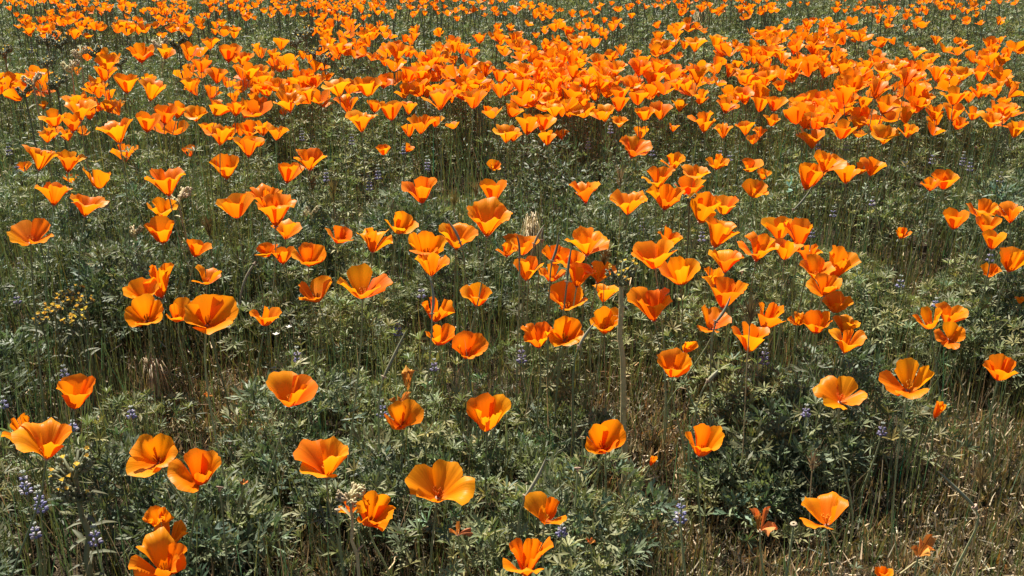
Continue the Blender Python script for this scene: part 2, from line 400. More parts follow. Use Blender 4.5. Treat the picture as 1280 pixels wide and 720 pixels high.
# ------------------------------------------------------------------ poppies one can pick out: x, y, width, form, lean to viewer, lean aside, spin, label
NEAR = [
 (52,548,76,'f',12,8,45,'wide bright poppy with flared petals touching the coiled fiddleneck head'),
 (19,535,36,'r',15,-15,10,'small crumpled poppy tucked behind the wide poppy by the coiled fiddleneck'),
 (190,569,66,'b',33,-8,40,'deep bowl poppy facing out, overlapping its twin above the crumpled ones'),
 (243,588,68,'b',22,8,20,'fluted bowl poppy with notched rim, front one of two side by side over dry thatch'),
 (198,646,40,'r',30,-5,30,'small ruffled poppy just behind the big crumpled double poppy'),
 (197,694,74,'r',20,-4,15,'big crumpled poppy with many folded petals at the edge of the lupines'),
 (214,668,44,'r',8,8,40,'ruffled poppy leaning on the back of the big crumpled one'),
 (401,571,70,'f',4,4,45,'upright goblet poppy on a long bare curving stem'),
 (470,639,50,'r',32,5,30,'ruffled poppy partly behind a pale dry fiddleneck head'),
 (436,634,26,'r',10,-15,10,'sliver of a small poppy behind the dry fiddleneck head'),
 (550,603,88,'o',22,6,20,'ragged open poppy with one petal stretched out sideways'),
 (576,661,30,'w',20,0,0,'shrivelled brown-orange poppy below the ragged open one'),
 (757,546,52,'b',38,4,45,'round open poppy with a pale blue lupine spike in front of its cup'),
 (881,550,50,'c',22,6,20,'small smooth cup poppy on a thin straight stem over dark thatch'),
 (682,635,54,'o',16,8,10,'poppy with one yellow petal spread apart from its cup'),
 (660,696,64,'f',4,3,45,'fan-shaped pale orange poppy seen from outside, low among grey-green leaves'),
 (954,652,36,'w',15,0,30,'withered poppy with curled scraps of petal in dry thatch'),
 (1030,638,62,'o',0,-6,15,'poppy with one large petal bent sideways beside a torn cup'),
 (1154,682,32,'w',20,5,0,'shrivelled rusty poppy lying in the straw'),
 (1105,716,24,'c',10,0,0,'folded small poppy low in the straw'),
 (95,489,50,'c',14,12,30,'lone cup poppy leaning beside a blue lupine spike'),
 (180,388,50,'b',36,0,15,'deep poppy with a tall back petal above pale dry thatch'),
 (176,362,46,'b',12,-12,40,'poppy whose back petals show behind the deep poppy over the thatch'),
 (225,387,36,'b',24,6,30,'small cup poppy pressed against the large tilted one'),
 (264,393,69,'b',34,12,20,'large tilted poppy with smooth wide petals over dark shade'),
 (332,395,41,'b',4,12,20,'flat little poppy by two fallen white petals'),
 (198,350,40,'r',12,0,20,'ruffled poppy with upturned tip above the dry thatch'),
 (365,486,66,'b',13,12,40,'wide poppy with a folded rim on a pale stem'),
 (505,518,50,'b',30,6,45,'round poppy over the withered petal remains'),
 (611,515,56,'b',22,2,40,'round lobed poppy with a dark left petal and bright right one'),
 (588,431,46,'b',34,8,30,'open poppy with a rolled far rim standing over lupine leaves'),
 (548,386,42,'r',14,0,10,'crumpled poppy crossed by a dark bare stalk'),
 (550,418,38,'b',18,0,35,'shaded poppy under the crumpled one with the bare stalk'),
 (595,368,41,'c',16,6,45,'small neat cup poppy alone on a thin stem'),
 (510,472,17,'w',5,0,30,'withered upright poppy curled like a husk'),
 (500,499,28,'w',30,0,0,'dark withered poppy right behind the round one'),
 (456,351,71,'o',10,2,20,'wide-open poppy with four separated rounded petals'),
 (394,361,43,'o',0,-10,30,'star-like poppy with narrow petals'),
 (710,369,50,'b',18,-8,20,'folded poppy with a creased front petal next to the tall fiddleneck'),
 (671,418,40,'r',14,-8,30,'poppy with a puckered cup touching its open neighbour'),
 (708,414,44,'b',38,4,15,'open poppy with lit interior beside the puckered one'),
 (758,400,42,'b',22,4,45,'round-rimmed poppy right beside the tall fiddleneck stalk'),
 (757,366,34,'c',-8,0,20,'dark red shaded poppy behind the tall fiddleneck stalk'),
 (812,380,58,'f',12,-12,30,'poppy with a wide folded yellow lip and deep red shade'),
 (843,453,44,'b',18,4,30,'cup poppy with a rolled bud behind it'),
 (863,434,20,'n',40,20,0,'rolled orange bud behind the cup poppy'),
 (893,398,44,'o',5,5,40,'thin star-shaped poppy with two narrow petals beside a pod'),
 (938,421,49,'c',4,4,45,'upright V-shaped poppy with a dark feathery grass head behind it'),
 (965,395,36,'c',8,14,10,'pale-rimmed poppy next to the feathery grass head'),
 (908,365,56,'c',2,6,20,'large shaded poppy crossed by a pale seed pod'),
 (1046,377,42,'b',18,8,20,'bright ruffled poppy above a lupine patch'),
 (1022,402,38,'b',18,0,40,'poppy with pleated petals in the row over the lupine leaves'),
 (997,398,26,'r',14,0,10,'small half-hidden poppy in the row over the lupine leaves'),
 (1060,426,49,'f',2,8,40,'front poppy with a spreading right petal in the row over the lupine leaves'),
 (1058,405,36,'b',4,10,10,'poppy peeping from behind the front one of the lupine row'),
 (1050,491,69,'o',14,4,30,'golden poppy with four smooth petals spread like a dish'),
 (1133,473,70,'o',20,2,20,'golden poppy with a small upright back petal and low side petal'),
 (1159,397,38,'o',6,-16,10,'side poppy of a tight bunch over dry grass'),
 (1190,391,42,'b',12,6,40,'back poppy of a tight bunch over dry grass'),
 (1187,419,40,'o',44,6,15,'front poppy of a tight bunch over dry grass, facing out'),
 (1251,459,46,'b',10,6,30,'lone smooth poppy with overlapping petals near dry straw'),
 (1175,512,17,'n',8,12,0,'small closed poppy standing in dry straw'),
 (817,576,10,'n',8,14,0,'thin closed orange bud on a fine stalk by the tall fiddleneck'),
 (738,676,13,'w',10,0,0,'tiny withered poppy low beside grey-green rosette leaves'),
 (305,602,11,'w',5,10,0,'thin scorched petal hanging in dry thatch'),
 (260,493,12,'w',10,0,0,'small orange petal scrap in the dry thatch'),
]
MID = [
 (50,197,46,'f',6,14),(30,208,20,'b',20,0),(88,201,42,'f',4,10),(67,242,48,'f',2,20),(112,256,50,'f',4,12),(38,290,60,'o',14,6),(121,222,36,'o',-10,4),(88,223,20,'r',10,0),
 (206,227,52,'f',6,4),(203,260,40,'r',8,8),(199,287,40,'b',12,-4),(249,310,33,'c',14,8),(258,343,38,'o',8,14),(280,208,38,'c',10,6),(293,257,48,'b',8,-8),(235,188,18,'c',6,-10),(155,190,36,'r',4,0),(311,183,40,'c',0,8),
 (388,199,42,'f',8,6),(364,216,34,'c',10,10),(330,244,46,'r',10,0),(345,262,52,'f',2,10),(358,286,40,'f',4,14),(333,312,30,'b',24,-6),(355,319,32,'c',10,-6),(386,318,44,'b',12,12),(424,293,36,'b',6,8),(468,300,46,'r',12,6),(502,278,43,'b',14,8),(524,237,45,'c',6,6),
 (573,295,50,'f',8,4),(535,306,50,'b',20,4),(540,330,44,'r',6,0),(612,271,58,'f',4,4),(616,238,35,'c',10,4),(617,206,19,'b',24,10),(634,311,30,'r',16,0),(479,187,20,'b',10,0),(508,190,16,'r',10,0),
 (731,240,40,'f',6,-6),(734,301,57,'f',2,2),(656,306,38,'b',18,0),(661,335,39,'c',6,14),(690,340,34,'b',20,0),(695,318,36,'r',12,0),(714,324,40,'r',8,6),(726,343,44,'c',4,4),(750,340,42,'f',6,10),(640,300,24,'b',10,-10),
 (786,252,48,'r',10,0),(832,246,50,'r',10,6),(823,222,43,'f',4,2),(863,233,40,'b',10,4),(870,218,38,'f',4,8),(841,201,32,'r',14,6),(897,202,31,'r',14,8),(880,259,44,'c',4,10),(906,256,36,'b',6,10),(941,206,28,'b',26,6),(944,235,35,'b',16,6),(956,217,20,'b',10,10),(903,290,44,'c',4,10),
 (818,317,58,'b',14,-2),(838,297,32,'c',4,16),(848,338,56,'b',10,-10),(908,326,46,'f',4,4),(948,308,54,'f',8,0),(892,345,30,'c',4,-10),
 (971,285,40,'c',2,-6),(998,290,38,'c',0,-4),(985,311,40,'b',4,0),(1012,317,34,'r',8,8),(1022,333,46,'b',22,-4),(1056,328,42,'c',4,14),(1030,356,46,'f',20,6),
 (1017,220,37,'c',4,8),(1038,201,42,'r',8,6),(1058,216,36,'c',6,4),(1076,210,24,'b',6,4),(1092,208,36,'f',8,8),(1182,224,37,'b',10,8),(1163,230,26,'r',10,-8),
 (1195,273,34,'c',10,-4),(1228,262,42,'f',6,0),(1262,265,40,'f',6,0),(1236,279,34,'b',18,0),(1243,299,32,'c',10,4),(1130,291,21,'b',20,4),(1239,337,28,'r',14,6),(1270,324,42,'c',6,8),(1275,375,14,'b',10,0),
 (65,147,36,'b',12,-4),(101,137,41,'f',10,8),(90,153,30,'c',6,0),(83,168,20,'c',6,0),(60,170,26,'r',8,0),(143,163,47,'f',8,4),(185,152,32,'c',4,12),(207,143,30,'c',6,14),(222,137,26,'c',4,14),(245,142,31,'f',6,10),(278,134,34,'b',4,12),(273,168,41,'f',2,6),(137,133,20,'c',10,8),(104,170,16,'c',6,0),
 (133,77,32,'b',8,0),(132,92,31,'c',8,8),(97,94,15,'c',10,4),(117,109,20,'r',8,0),(158,104,34,'c',6,0),(190,112,37,'f',6,10),(186,99,20,'c',8,8),(175,66,36,'r',10,0),(208,64,24,'c',4,6),(240,61,30,'o',8,0),(236,46,19,'c',4,0),(263,54,24,'r',6,8),(288,66,30,'c',6,10),(271,94,31,'f',2,10),(252,82,26,'b',0,0),(238,106,26,'r',6,10),(310,88,30,'c',6,10),(305,73,26,'r',6,10),(295,136,24,'c',4,10),(54,137,16,'c',4,0),
 (330,111,24,'c',-10,-6),(362,126,42,'f',6,4),(345,106,30,'f',4,0),(376,104,28,'c',2,0),(395,103,26,'c',4,6),(420,109,38,'f',4,-4),(432,129,32,'f',4,-8),(452,151,42,'f',4,0),(328,160,24,'c',6,6),(347,166,30,'r',4,0),(322,177,18,'b',20,0),(460,108,36,'b',6,0),(481,101,26,'f',6,0),(488,138,30,'c',4,0),(470,133,24,'c',4,0),(506,113,28,'r',8,0),(511,135,22,'f',6,0),(546,124,40,'f',0,4),(527,155,38,'r',6,4),(511,163,20,'c',-6,0),(546,152,20,'c',0,8),(592,124,36,'b',4,4),(612,138,18,'c',2,6),(633,167,36,'f',2,0),(567,161,16,'n',6,10),
 (497,64,30,'f',6,4),(498,80,21,'f',4,0),(535,78,27,'f',4,4),(551,88,22,'f',4,0),(580,90,28,'r',6,0),(607,86,24,'f',6,0),(626,94,24,'b',6,0),(440,40,22,'f',4,0),(455,45,22,'f',4,0),(466,50,18,'f',4,0),(520,43,18,'c',6,0),(550,60,22,'f',4,0),
 (661,155,34,'c',4,0),(682,154,28,'c',4,6),(691,138,29,'f',4,4),(686,124,26,'f',4,0),(684,172,24,'c',-10,0),(702,168,20,'r',6,0),(643,170,20,'c',2,0),(753,141,33,'f',4,4),(806,142,26,'b',4,0),(826,138,31,'f',4,4),(850,131,22,'c',4,10),(795,183,42,'f',2,8),(802,166,20,'c',-4,0),(841,165,15,'c',-8,-10),(877,152,36,'f',2,-6),(903,163,28,'f',2,0),(931,160,26,'f',4,8),(950,165,20,'f',4,6),(941,174,18,'b',20,0),(910,131,30,'f',4,4),(872,93,30,'f',6,0),(856,107,24,'f',4,0),(874,121,26,'f',8,8),(920,125,20,'f',4,4),(950,130,24,'c',2,0),(896,107,18,'b',16,0),
 (1013,173,37,'f',6,2),(1022,151,34,'b',4,4),(1053,161,38,'b',8,8),(1090,155,30,'c',2,0),(1107,168,38,'f',4,2),(1135,163,28,'r',4,6),(1073,153,24,'b',4,6),(1003,135,30,'f',4,4),(1029,132,27,'f',4,4),(972,130,28,'c',4,8),(965,150,22,'b',8,8),(1068,105,31,'b',26,8),(1097,111,38,'f',6,2),(1110,131,36,'f',6,8),(1150,113,26,'c',6,-4),(1133,97,36,'f',6,0),(1193,119,38,'b',10,8),(1168,140,24,'c',4,0),(1192,140,28,'c',4,8),(1241,150,32,'f',2,6),(1218,141,26,'b',4,6),(1226,113,30,'r',6,4),(1262,136,28,'f',4,0),(1273,161,30,'c',4,0),(1147,65,25,'f',4,0),(1164,73,24,'f',4,0),(1197,69,20,'f',4,0),(1236,74,27,'f',4,0),(1205,92,28,'f',6,4),(1224,92,26,'c',2,8),(1170,92,28,'f',6,4),(1106,88,32,'f',4,0),(1100,75,28,'f',4,4),(1122,82,26,'f',6,0),(1035,88,28,'r',4,0),(1018,62,24,'f',4,0),(996,60,22,'c',4,0),(995,80,24,'c',2,4),(972,62,22,'f',4,0),(1250,55,16,'f',4,0),(1073,172,16,'c',0,8),(1065,127,14,'c',0,10),
 (825,55,24,'b',14,0),(845,50,20,'f',4,0),(870,55,30,'f',4,0),(898,52,24,'f',4,0),(770,85,30,'f',4,0),(800,84,30,'f',6,4),(826,82,28,'b',4,8),(755,92,30,'f',4,4),(735,104,26,'f',6,4),(790,105,30,'f',6,4),(818,98,30,'b',4,0),(823,112,26,'f',6,4),(680,62,20,'f',4,0),(720,50,22,'f',4,4),(716,70,26,'r',4,0),(692,80,24,'f',4,0),(775,117,26,'b',6,4),(655,88,30,'f',4,4),(672,112,24,'f',4,4),(775,152,22,'f',4,0),(775,130,24,'c',-4,6),
]
NEAR_H = {(52, 548): 52, (19, 535): 38, (190, 569): 56, (243, 588): 55, (198, 646): 28, (197, 694): 70, (214, 668): 36, (401, 571): 54, (470, 639): 52, (550, 603): 60, (757, 546): 44, (881, 550): 42, (682, 635): 42, (660, 696): 52, (954, 652): 40, (1030, 638): 57, (1154, 682): 30, (95, 489): 45, (180, 388): 44, (176, 362): 30, (225, 387): 31, (264, 393): 50, (332, 395): 26, (198, 350): 44, (365, 486): 43, (505, 518): 38, (611, 515): 50, (588, 431): 35, (548, 386): 34, (550, 418): 29, (595, 368): 29, (510, 472): 38, (456, 351): 46, (394, 361): 43, (710, 369): 39, (671, 418): 34, (708, 414): 38, (758, 400): 34, (812, 380): 44, (843, 453): 39, (893, 398): 44, (938, 421): 38, (965, 395): 36, (908, 365): 40, (1046, 377): 28, (1022, 402): 30, (1060, 426): 32, (1050, 491): 43, (1133, 473): 51, (1159, 397): 30, (1190, 391): 28, (1187, 419): 36, (1251, 459): 34, (1175, 512): 22}
MID_H = {(67, 242): 27, (112, 256): 28, (38, 290): 34, (121, 222): 42, (206, 227): 36, (199, 287): 34, (612, 271): 50, (524, 237): 34, (998, 290): 41, (1056, 328): 42, (345, 262): 44, (734, 301): 32, (818, 317): 38, (880, 259): 38, (903, 290): 38, (535, 306): 36, (1022, 333): 32, (1030, 356): 22, (948, 308): 32, (823, 222): 20, (841, 201): 18, (897, 202): 18, (616, 238): 23, (388, 199): 28, (424, 293): 24, (502, 278): 28}
FORMTXT = {'c': 'goblet-shaped orange poppy', 'b': 'bowl-shaped orange poppy', 'o': 'wide-open orange poppy', 'f': 'flared orange poppy', 'r': 'ruffled orange poppy', 'w': 'withered poppy', 'n': 'rolled orange poppy bud'}
def zone(x, y):
    if x < 325 and y < 178: return 'on the mound of spiky fiddlenecks'
    if x < 305: return 'in the loose group below the fiddleneck mound'
    if x < 640 and y >= 178: return 'around the dark lupine hollow'
    if x < 640 and y >= 100: return 'along the bank behind the dark lupine hollow'
    if x < 640: return 'in the far scatter beyond the bank'
    if x < 775 and y >= 200: return 'in the pod-threaded bunch by the straw tuft'
    if x < 965 and y >= 185: return 'in the string behind the tall fiddleneck head'
    if x < 1090 and y >= 260: return 'in the thick bunch by the bare straw patch'
    if y >= 250: return 'in the bunch beyond the bare straw patch'
    if y >= 185: return 'in the small row over open lupine'
    e = 'at the leafy edge of' if y >= 145 else ('at the far edge of' if y < 95 else 'in the middle of')
    if x < 960: return e+' the dense orange drift'
    return e+' the long bank over shaded lupine'
for a in NEAR:
    make_poppy(*a[:8], None, z0=.17 if (a[0] > 820 and a[1] > 500) or a[3] == 'w' else .23, hi=True, idx=100+NEAR.index(a), small=a[3] in 'wn', h=NEAR_H.get(a[:2]))
MID = sorted(MID, key=lambda a: -a[2]*(1+a[1]/400))
LIM = 300-len(NEAR)
STUFFPIX = []
for k, (x, y, w, form, tilt, roll) in enumerate(MID):
    if k >= LIM: STUFFPIX.append((x, y, w)); continue
    sz = 'large' if w >= 44 else ('small' if w < 26 else 'mid-sized')
    ln = '' if abs(roll) < 6 else ' leaning'
    if tilt >= 14: ln = ' facing out'
    zn = zone(x, y)
    z0 = .28+(.10 if (x < 325 and y < 178) else 0)
    make_poppy(x, y, w, form, tilt+random.uniform(-9, 9), roll+random.uniform(-9, 9), random.choice([0, 15, 30, 45, 60, 75]), '%s %s%s %s' % (sz, FORMTXT[form], ln, zn), 'poppies '+zn, z0=z0, hi=w > 40, idx=None if w < 40 else 200+k, h=MID_H.get((x, y)))
HEAD_A = np.array(HEADS)

# ------------------------------------------------------------------ instanced-by-hand foliage: one mesh for each kind of uncountable growth
def rots(n, tilt_max, r, outward=None, out_amt=0.0):
    """random frames whose z leans from vertical by up to tilt_max"""
    az = r.uniform(0, 2*math.pi, n); ti = np.abs(r.normal(0, tilt_max*.6, n))
    z = np.stack([np.sin(ti)*np.cos(az), np.sin(ti)*np.sin(az), np.cos(ti)], 1)
    if outward is not None: z = z+outward*out_amt
    z /= np.linalg.norm(z, axis=1, keepdims=True)
    h = np.stack([np.cos(az*3.7), np.sin(az*3.7), np.zeros(n)], 1)
    x = np.cross(h, z); x /= np.linalg.norm(x, axis=1, keepdims=True)+1e-9
    y = np.cross(z, x)
    return np.stack([x, y, z], 2)
def scatter(parts, templates, pos, R, s, tint, r):
    """templates list of (V, F); appended as arrays to parts"""
    pick = r.integers(0, len(templates), len(pos))
    for k, (V, F) in enumerate(templates):
        m = pick == k
        if not m.any(): continue
        sc = s[m] if s.ndim == 2 else s[m, None]
        W = np.einsum('nij,vj->nvi', R[m], V) if s.ndim == 1 else np.einsum('nij,nvj->nvi', R[m], V[None]*sc[:, None, :])
        if s.ndim == 1: W = W*sc[:, None]
        W = W+pos[m][:, None]
        n, nv = W.shape[:2]
        parts.append((W.reshape(-1, 3), (F[None]+(np.arange(n)*nv)[:, None, None]).reshape(-1, F.shape[1]), np.repeat(tint[m], nv, 0)))
def build_stuff(name, parts, mat, label, cat):
    off = 0; Vs, F3, F4, Ts = [], [], [], []
    for V, F, T in parts:
        (F3 if F.shape[1] == 3 else F4).append(F+off); Vs.append(V); Ts.append(T); off += len(V)
    F = [np.concatenate(f) for f in (F3, F4) if f]
    o = link(name, mesh_np(name, np.concatenate(Vs), F, np.concatenate(Ts)), mat)
    return tag(o, label, cat, kind='stuff')
def leaflet(L, W, fold, bend, hi):
    if hi == 2:
        t = [(0, .12), (.33, .8), (.66, 1.0), (.9, .55)]
        V = []; F = []
        for a, b in t:
            V += [(-W*b, a*L, bend*a*a*L+fold*W*b), (0, a*L, bend*a*a*L), (W*b, a*L, bend*a*a*L+fold*W*b)]
        V.append((0, L, bend*L))
        for i in range(3):
            o = i*3
            F += [(o, o+1, o+4), (o, o+4, o+3), (o+1, o+2, o+5), (o+1, o+5, o+4)]
        F += [(9, 10, 12), (10, 11, 12)]
    elif not hi:
        V = [(0, 0, 0), (-W*1.1, .55*L, fold*W+bend*.3*L), (0, L, bend*L), (W*1.1, .55*L, fold*W+bend*.3*L)]
        F = [(0, 2, 1), (0, 3, 2)]
    else:
        V = [(0, 0, 0), (-W, .6*L, fold*W+bend*.36*L), (0, .55*L, bend*.3*L), (W, .6*L, fold*W+bend*.36*L), (0, L, bend*L)]
        F = [(0, 2, 1), (0, 3, 2), (1, 2, 4), (2, 3, 4)]
    return np.array(V, float), np.array(F)
def palmate(seed, hi):
    r = np.random.default_rng(seed); n = r.integers(6, 9) if hi else r.integers(5, 7)
    Vs, Fs, o = [], [], 0; cup = r.uniform(.35, .95)
    for k in range(n):
        a = 2*math.pi*k/n+r.normal(0, .12)
        V, F = leaflet(r.uniform(.8, 1.08), r.uniform(.078, .115), r.uniform(.4, .8), r.uniform(-.25, .1), hi)
        c = cup+r.normal(0, .12)
        V = np.stack([V[:, 0], V[:, 1]*math.cos(c)-V[:, 2]*math.sin(c), V[:, 1]*math.sin(c)+V[:, 2]*math.cos(c)], 1)
        V = np.stack([V[:, 0]*math.cos(a)-V[:, 1]*math.sin(a), V[:, 0]*math.sin(a)+V[:, 1]*math.cos(a), V[:, 2]], 1)
        Vs.append(V); Fs.append(F+o); o += len(V)
    return np.concatenate(Vs), np.concatenate(Fs)
def ferny(seed, hi):
    """finely cut poppy leaf: forked narrow lobes"""
    r = np.random.default_rng(seed); Vs, Fs, o = [], [], 0
    def strip(p, q, w):
        nonlocal o
        d = nrm(q-p); sd = nrm(np.cross(d, [0, .3, 1]))*w
        m_ = p+(q-p)*.62; Vs.append(np.array([p, m_-sd*1.15, q+d*w, m_+sd*1.15])); Fs.append(np.array([(0, 2, 1), (0, 3, 2)])+o); o += 4
    for k in range(5 if hi else 4):
        a = 2*math.pi*k/5+r.normal(0, .3); el = r.uniform(.5, 1.1)
        d = np.array([math.cos(a)*math.cos(el), math.sin(a)*math.cos(el), math.sin(el)])
        m = d*r.uniform(.4, .6)
        if hi: strip(np.zeros(3), m, .03)
        for q in range(3 if hi else 2):
            e = m+nrm(d+r.normal(0, .45, 3))*r.uniform(.3, .5); strip(m, e, .055)
            if hi:
                for _ in range(1): strip(m*.4+e*.6, e+nrm(d+r.normal(0, .6, 3))*r.uniform(.15, .28), .048)
    return np.concatenate(Vs), np.concatenate(Fs)
def blade(seed, curl):
    r = np.random.default_rng(seed); a = r.uniform(0, 6.28); n = 3
    V, F = [], []
    for k in range(n):
        t = k/(n-1); w = .5*(1-.8*t); b = curl*t*t
        V += [(math.cos(a)*b-w*math.sin(a), math.sin(a)*b+w*math.cos(a), t*(1-.25*abs(curl)*t)), (math.cos(a)*b+w*math.sin(a), math.sin(a)*b-w*math.cos(a), t*(1-.25*abs(curl)*t))]
    for k in range(n-1): F.append((2*k, 2*k+1, 2*k+3, 2*k+2))
    V = np.array(V); return V, np.array(F)
def thin(T, wr):      # blades carry width in units of their length
    return [(np.concatenate([(V[0::2]+V[1::2])/2+(V[0::2]-V[1::2])*wr/2, (V[0::2]+V[1::2])/2-(V[0::2]-V[1::2])*wr/2]).reshape(2, -1, 3).transpose(1, 0, 2).reshape(-1, 3), F) for V, F in T]

# dry, thin and dark patches of the field (pixel ellipses met on the ground: centre, radii, strength)
DRY = [(240,470,100,70,1),(300,560,70,70,.75),(60,440,90,50,.55),(1130,665,300,105,1),(900,640,120,60,.8),(1060,600,110,50,.55),(1230,560,90,130,.8),(860,560,110,70,.6),(1140,340,80,32,1),(520,690,150,45,.7),(370,650,60,60,.55),(1200,480,60,60,.45),(860,470,70,40,.5),(240,540,60,40,.6),(1230,10,90,18,.3),(880,14,30,16,.6),(60,330,60,30,.4),(330,640,40,80,.4),(792,520,60,110,.8)]
HOLLOW = [(530,225,110,26,.72),(440,280,70,32,.68),(1190,208,120,22,.72),(120,215,100,14,.5),(330,230,60,20,.5),(720,500,150,45,.65),(860,470,70,24,.5),(900,590,130,40,.6),(270,470,60,28,.5),(640,255,50,20,.45),(230,225,40,24,.5),(330,210,50,16,.5),(820,190,60,12,.5),(420,540,60,20,.4),(600,600,60,22,.4),(1080,450,70,22,.4),(140,320,70,18,.4),(490,400,50,24,.5),(740,260,40,16,.4),(950,365,60,18,.4),(470,70,90,6,.4),(900,90,60,7,.4)]
def dryness(P):
    px, py, dep = project(P); d = np.zeros(len(px))
    for cx, cy, rx, ry, s in DRY:
        q = ((px-cx)/rx)**2+((py-cy)/ry)**2
        d = np.maximum(d, s*np.clip(1.35-q, 0, 1))
    d = np.where(dep > .1, d, .3)
    return np.where(py > 760, np.maximum(d, .45), d)
def fnoise(x, y, f, s):
    return (np.sin(f*x*1.0+s)*np.cos(f*y*1.13-s*1.7)+.6*np.sin(f*1.9*x+f*.7*y+s*2.1)+.5*np.cos(f*2.3*y-f*1.4*x+s*.6))/2.1
def canopy(x, y):
    """height of the leaf layer"""
    num = np.full(len(x), 1.0)*.35*np.where(y > 2.8, .215, .17); den = np.full(len(x), .35)
    for i in range(0, len(x), 4000):
        d2 = (x[i:i+4000, None]-HEAD_A[None, :, 0])**2+(y[i:i+4000, None]-HEAD_A[None, :, 1])**2
        w = np.exp(-d2/(2*.16**2))
        num[i:i+4000] += (w*(HEAD_A[None, :, 2]-np.where(HEAD_A[None, :, 1] > 2.2, .045, .068))).sum(1); den[i:i+4000] += w.sum(1)
    H = num/den+.03*fnoise(x, y, 5.5, 1.0)+.02*fnoise(x, y, 11., 2.0)
    d = dryness(np.stack([x, y, np.full(len(x), .1)], 1))
    px, py, dep = project(np.stack([x, y, np.full(len(x), .12)], 1)); ho = np.zeros(len(x))
    for cx, cy, rx, ry, s in HOLLOW: ho = np.maximum(ho, s*np.clip(1.5-((px-cx)/rx)**2-((py-cy)/ry)**2, 0, 1))
    return np.clip(H*(1-.55*d)*(1-ho), .05, .38), d
def field(n, y0, y1, r, side=.60, extra=.35):
    y = np.sqrt(r.uniform(y0*y0, y1*y1, n)); x = r.uniform(-1, 1, n)*(side*y+extra)
    return x, y
def clumps(n, y0, y1, r):
    x, y = field(n, y0, y1, r); H, d = canopy(x, y)
    keep = r.uniform(0, 1, n) > d*1.08
    return x[keep], y[keep], H[keep], d[keep]
def tints(n, r, lo=.5, hi=1.4, warm=.12):
    b = r.uniform(lo, hi, n)[:, None]*np.ones((n, 3)); w = r.normal(0, warm, n)
    b[:, 0] *= 1+w; b[:, 2] *= 1-w*.8
    return np.clip(b, .1, 2.2)
def clump_leaves(cx, cy, H, Rr, per, r, lowtier=False):
    n = len(cx)*per; c = np.repeat(np.arange(len(cx)), per)
    q = np.sqrt(r.uniform(0, 1, n)); a = r.uniform(0, 2*math.pi, n); Rc = Rr[c]
    ox, oy = np.cos(a)*q*Rc, np.sin(a)*q*Rc
    top = H[c]*(1-.42*q*q)
    z = top*(r.uniform(.15, .7, n) if lowtier else (1-.5*r.uniform(0, 1, n)**2.1))
    P = np.stack([cx[c]+ox, cy[c]+oy, 0*z], 1); P[:, 2] = gz(P[:, 0], P[:, 1])+z
    out = np.stack([np.cos(a), np.sin(a), np.zeros(n)], 1)*q[:, None]
    return P, out, c
LUP_HI = [palmate(s, 1) for s in range(8)]; LUP_LO = [palmate(s, 0) for s in range(20, 26)]
FERN_HI = [ferny(s, True) for s in range(40, 46)]; FERN_LO = [ferny(s, False) for s in range(50, 54)]
r = np.random.default_rng(21)
lup, fern = [], []
BANDS = [(.75, 2.3, 250, 92, True, 1.0, .09), (2.3, 4.2, 820, 56, False, 1.1, .095), (4.2, 7.2, 1500, 27, False, 1.4, .13), (7.2, 13.0, 1700, 14, False, 2.2, .22)]
NEARCL = None
for y0, y1, nc, per, hi, sc, cr in BANDS:
    cx, cy, H, d = clumps(nc, y0, y1, r)
    Rr = r.uniform(.75, 1.35, len(cx))*cr
    kind = fnoise(cx, cy, 3.1, 4.0)+r.normal(0, .35, len(cx)) > .14        # True = poppy foliage
    if hi: NEARCL = (cx, cy, H, d, kind, Rr)
    H = H*r.uniform(.5 if hi else .38, 1.12, len(cx))
    for is_f in (False, True):
        m = kind == is_f
        if not m.any(): continue
        P, out, c = clump_leaves(cx[m], cy[m], H[m], Rr[m], per if not is_f else int(per*.8), r)
        n = len(P); R = rots(n, .75, r, out, .55)
        base = r.uniform(.72, 1.28, m.sum())[c][:, None]
        T = tints(n, r)*base
        if is_f: scatter(fern, FERN_HI if hi else FERN_LO, P, R, r.uniform(.022, .038, n)*sc, T, r)
        else: scatter(lup, LUP_HI if hi else LUP_LO, P, R, r.uniform(.013, .023, n)*sc, T, r)
build_stuff('lupine_foliage', lup, M_LUPINE, 'mass of grey-green palmate lupine leaves covering the field', 'foliage')
build_stuff('poppy_foliage', fern, M_FERN, 'finely cut blue-green poppy leaves between the lupines', 'foliage')

